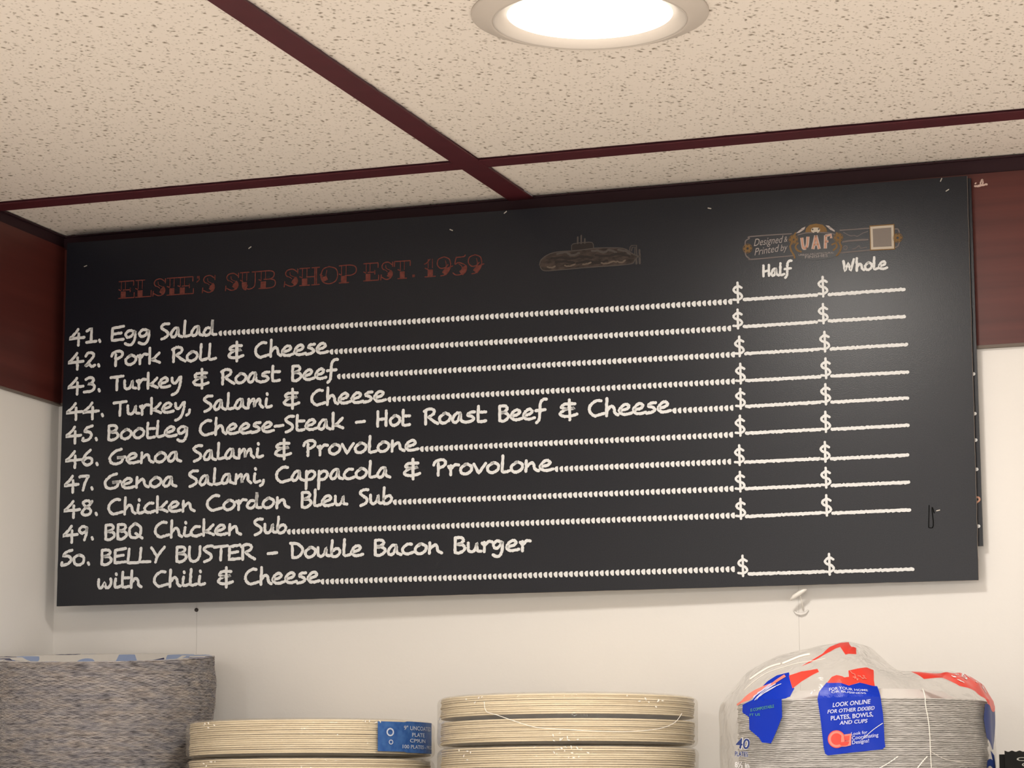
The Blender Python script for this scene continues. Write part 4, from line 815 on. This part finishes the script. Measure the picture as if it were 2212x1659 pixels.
PATCH={
 'blue': [(-0.075, 0.0065), (-0.12, 0.0015), (-0.125, -0.001), (-0.105, -0.0165), (-0.085, -0.04), (-0.075, -0.0445), (-0.055, -0.046), (0.03, -0.045), (0.355, -0.0415), (0.375, -0.0395), (0.37, -0.035), (0.365, -0.0145), (0.35, -0.0005), (0.34, 0.0095), (0.31, 0.0095), (0.195, 0.01), (0.11, 0.0055), (0.03, 0.006)],
 'red': [(-0.07, 0.0065), (-0.04, 0.01), (0.0, 0.011), (0.07, 0.01), (0.105, 0.012), (0.095, 0.017), (0.145, 0.0215), (0.28, 0.033), (0.355, 0.034), (0.325, 0.018), (0.32, 0.0095), (0.255, 0.008), (0.19, 0.01), (0.11, 0.0055), (0.035, 0.006)],
 'l1': [(-0.01, -0.008), (0.27, -0.0055), (-0.005, -0.0045)],
 'l2': [(-0.05, -0.013), (0.3, -0.0105), (-0.045, -0.01)],
 'l3': [(-0.025, -0.0185), (0.29, -0.0155), (-0.025, -0.015)],
 'l4': [(0.04, -0.022), (0.245, -0.0205), (0.045, -0.019)],
 'u1': [(-0.04, 0.002), (0.26, 0.003), (-0.045, 0.0035)],
 'u2': [(-0.02, 0.001), (0.245, 0.001), (-0.025, 0.002)],
 's1': [(0.125, -0.0305), (0.245, -0.029), (0.125, -0.028)],
 's2': [(0.13, -0.034), (0.325, -0.0315), (0.13, -0.031)],
 's3': [(0.13, -0.0375), (0.255, -0.036), (0.13, -0.0345)],
 'icon': [(0.015, -0.0335), (-0.045, -0.0335)],
 'lb': [(-0.8, -0.0035), (-0.68, 0.0005), (-0.625, 0.0075), (-0.565, 0.0115), (-0.46, 0.014), (-0.405, 0.0085), (-0.34, 0.004), (-0.355, 0.0005), (-0.42, -0.0005), (-0.42, -0.0145), (-0.475, -0.0255), (-0.525, -0.0355), (-0.605, -0.0345), (-0.635, -0.0305), (-0.735, -0.0235), (-0.735, -0.0135), (-0.81, -0.0095)],
 'lr': [(-0.44, 0.0115), (-0.34, 0.015), (-0.19, 0.016), (-0.165, 0.0135), (-0.295, 0.008), (-0.355, 0.004), (-0.395, 0.0075)],
 'lstripe': [(-0.88, -0.0025), (-0.71, 0.003), (-0.565, 0.0065), (-0.49, 0.012), (-0.46, 0.0105), (-0.55, 0.005), (-0.67, 0.001), (-0.805, -0.002), (-0.875, -0.004)],
 'tred': [(-0.375, 0.0195), (-0.235, 0.0335), (-0.225, 0.0445), (-0.065, 0.0685), (0.07, 0.0515), (0.14, 0.055), (0.155, 0.043), (0.04, 0.0325), (-0.065, 0.044), (-0.155, 0.035), (-0.3, 0.0235)],
 'g1': [(-0.71, -0.0095), (-0.485, -0.007), (-0.71, -0.007)],
 'g2': [(-0.72, -0.013), (-0.62, -0.013), (-0.72, -0.011)],
 'n40': [(-0.91, -0.038), (-0.73, -0.0395), (-0.895, -0.0295)],
 'nates': [(-0.915, -0.0445), (-0.745, -0.0455), (-0.915, -0.0405)],
 'nin': [(-0.92, -0.0535), (-0.74, -0.0545), (-0.92, -0.049)],
 'rred': [(0.815, 0.035), (1.06, 0.0215), (1.355, 0.0195), (1.63, 0.0155), (1.605, 0.01), (1.715, 0.006), (1.71, 0.0035), (1.715, 0.0005), (1.67, 0.0), (1.39, -0.004), (1.35, 0.0), (1.285, 0.001), (1.185, 0.003), (1.075, 0.005), (0.965, 0.0125), (0.79, 0.015)],
 'rblue': [(1.345, -0.004), (1.67, 0.0), (1.65, -0.0125), (1.595, -0.025), (1.46, -0.0365), (1.37, -0.031), (1.33, -0.0155)],
 'rblue2': [(1.415, -0.0405), (1.505, -0.038), (1.595, -0.0465), (1.335, -0.0555), (1.355, -0.0495), (1.45, -0.0455)]}
def bag_type(mb, text, fr, mi=0, bold=.012, off=.0011):
    (o_, x_, y_) = fr
    def xf(x, y): return bp_(o_[0] + (x_[0] - o_[0]) * x + (y_[0] - o_[0]) * y, o_[1] + (x_[1] - o_[1]) * x + (y_[1] - o_[1]) * y, off)
    type_mesh(text, xf, mb, mi, bold=bold)
fl = bag_patch('front_label', PATCH['blue'], M['ink_blue'], .0007, 'bright blue printed label with white writing')
bag_patch('label_top', PATCH['red'], M['ink_red'], .0006, 'red printed top edge', fl)
mb = MB()
for t, k_ in (('LOOK ONLINE', 'l1'), ('FOR OTHER DIXIE\u00ae', 'l2'), ('PLATES, BOWLS,', 'l3'), ('AND CUPS', 'l4'), ('FOR YOUR HOME', 'u1'), ('OR BUSINESS', 'u2'), ('Look for', 's1'), ('Coordinating', 's2'), ('Designs!', 's3')):
    bag_type(mb, t, PATCH[k_], bold=.02 if k_[0] == 'l' else .01)
mb.build('label_writing', M['ink_lilac'], fl)
mb = MB()
def icon_ring(c, r0, r1, mi, n=28, off=.0011, sq=1.0):
    vs = []
    for q in range(n):
        a_ = 2 * math.pi * q / n
        for r_ in (r0, r1): vs.append(bp_(c[0] + r_ * math.cos(a_) / .105, c[1] + r_ * math.sin(a_) * sq, off))
    mb.add(vs, [(2 * q, 2 * q + 1, 2 * ((q + 1) % n) + 1, 2 * ((q + 1) % n)) for q in range(n)], mi)
c0 = (.015, -.0333)
icon_ring(c0, .0001, .0046, 0); icon_ring(c0, .0046, .0064, 1); icon_ring(c0, .0064, .0070, 0)
def icon_poly(pts, mi, off): mb.add([bp_(c0[0] + x / .105, c0[1] + z, off) for x, z in pts], [tuple(range(len(pts)))], mi)
icon_poly([(.004, .0032), (.0118, .0042), (.0112, -.0050), (.0070, -.0060), (.003, -.0060)], 1, .0013)
icon_poly([(.0058, .0018), (.0102, .0026), (.0096, -.0012), (.0062, -.0012)], 0, .0015)
icon_poly([(.0012, -.0026), (.0100, -.0022), (.0084, -.0050), (.0034, -.0052)], 0, .0015)
mb.build('label_icon', [M['ink_red'], M['ink_pink']], fl)
sd = bag_patch('side_print', PATCH['lb'], M['ink_blue'], .0006, 'bright blue printed patch on the left shoulder')
bag_patch('side_print_tail', PATCH['lr'], M['ink_red'], .0007, 'red printed tail', sd)
bag_patch('side_print_stripe', PATCH['lstripe'], M['ink_pink'], .0010, 'thin pinkish stripe', sd)
mb = MB(); bag_type(mb, 'IS COMPOSTABLE', PATCH['g1'], bold=0); bag_type(mb, 'FT US', PATCH['g2'], bold=0)
mb.build('green_writing', M['ink_green'], sd)
bag_patch('gathered_tail', PATCH['tred'], M['ink_red'], .0006, 'red printed film gathered at the peak')
mb = MB(); bag_type(mb, '40', PATCH['n40'], 1, .06, .0008); bag_type(mb, 'PLATES', PATCH['nates'], 1, .06, .0008); bag_type(mb, '8\u00bd in', PATCH['nin'], 1, .02, .0008)
bag_type(mb, '40', PATCH['n40'], 0, .012); bag_type(mb, 'PLATES', PATCH['nates'], 0, .012)
mb.build('count_print', [M['ink_navy'], M['ink_white']], bag)
bag_patch('right_print', PATCH['rred'], M['ink_red'], .0006, 'red printed band over the right shoulder')
mb = MB()
rs = random.Random(5)
for q in range(22):
    a_, t = rs.uniform(1.12, 1.62), rs.uniform(.005, .017)
    pts = [(a_, t)]
    for _ in range(3): pts.append((pts[-1][0] + rs.uniform(-.04, .04), pts[-1][1] + rs.uniform(-.0018, .0018)))
    q_ = MB(); ribbon(q_, [(x * .105, z) for x, z in smooth_pts(pts, 4)], .0008, 0, .3)
    mb.add([bp_(v[0] / .105, v[2], .0011) for v in q_.v], q_.f)
mb.build('white_scrollwork', M['ink_white'], bpy.data.objects['right_print'])
def scribble(name, parent, mat, rs, n, th, tt, dx, dz, w, off=.0012):
    mb = MB()
    for q in range(n):
        pts = [(rs.uniform(*th), rs.uniform(*tt))]
        for _ in range(3): pts.append((pts[-1][0] + rs.uniform(*dx), pts[-1][1] + rs.uniform(*dz)))
        q_ = MB(); ribbon(q_, [(x * .105, z) for x, z in smooth_pts(pts, 4)], w, 0, .5, seed=q)
        mb.add([bp_(v[0] / .105, v[2], off) for v in q_.v], q_.f)
    mb.build(name, mat, parent)
scribble('label_scrollwork', fl, M['ink_pink'], rs, 9, (.13, .24), (.0125, .0165), (-.02, .02), (-.0012, .0016), .0008)
scribble('side_streaks', sd, M['ink_lilac'], rs, 6, (-.74, -.62), (-.001, .0035), (.03, .055), (.0011, .0022), .0005)
rb = bag_patch('right_stripe', PATCH['rblue'], M['ink_navy'], .0005, 'dark blue printed strip down the right side')
bag_patch('right_stripe_foot', PATCH['rblue2'], M['ink_navy'], .0005, None, rb)
# film folds as pale tubes, the glints on them put into the colour
for name, pts, r in (('fold_glint', [(.70, .004), (.69, -.005), (.71, -.018), (.72, -.030), (.725, -.042), (.73, -.058)], .00042),
                     ('fold_glint', [(.725, -.043), (.85, -.049), (1.0, -.051), (1.15, -.052)], .00022),
                     ('fold_glint', [(.30, -.058), (.40, -.052), (.47, -.047)], .0004), ('fold_glint', [(.60, -.058), (.66, -.051), (.70, -.047)], .0005),
                     ('fold_glint', [(.20, -.034), (.29, -.026), (.36, -.021)], .00028),
                     ('fold_glint', [(-.84, .003), (-.70, .013), (-.52, .020), (-.36, .024), (-.16, .026)], .0003), ('fold_glint', [(-.62, .022), (-.50, .030), (-.40, .034)], .0011), ('fold_glint', [(-.86, .009), (-.72, .019), (-.64, .022)], .0010)):
    MB().tube([bp_(a_, t, .0006) for a_, t in smooth_pts(pts, 8)], r, 6).build(name, M['crease'], bag, smooth=True)

# ------------------------------------------------------------------ black packet at the right edge
pk = thing('packet', 'black packet with a scalloped top edge beside the bag of plates', 'packet', (.985, -.125, ZS))
pk.rotation_euler = (0, 0, math.radians(8))
mb = MB(); prof = []
n_ = 60
for i in range(n_ + 1):
    x = -.036 + .072 * i / n_
    prof.append((x, .0298 + .0005 * math.cos(2 * math.pi * i / 5.0)))
vs = []
for x, z in prof: vs += [(x, -.012, 0), (x, -.012, z), (x, .012, 0), (x, .012, z)]
fs = []
for i in range(n_):
    a_, b_ = 4 * i, 4 * i + 4
    fs += [(a_, b_, b_ + 1, a_ + 1), (a_ + 2, a_ + 3, b_ + 3, b_ + 2), (a_ + 1, b_ + 1, b_ + 3, a_ + 3), (a_, a_ + 2, b_ + 2, b_)]
fs += [(0, 1, 3, 2), (4 * n_, 4 * n_ + 2, 4 * n_ + 3, 4 * n_ + 1)]
mb.add(vs, fs); mb.build('packet_body', M['black_packet'], pk)
MB().box((-.0405, -.006, 0), (-.0362, .010, .0275)).build('packet_gusset', M['black_packet'], pk)
tx = MB()
type_mesh('CATERING', lambda x, y: (-.0265 + .052 * x, -.0125, .0220 + .0030 * y), tx, bold=.01); type_mesh('COLLECTION', lambda x, y: (-.0225 + .052 * x, -.0125, .0175 + .0030 * y), tx, bold=.01)
tx.build('packet_lettering', M['packet_text'], pk)
MB().box((-.030, -.0126, .001), (-.012, -.0121, .0140)).box((-.0114, -.0126, .001), (.010, -.0121, .0140)).build('packet_picture', M['packet_tan'], pk)
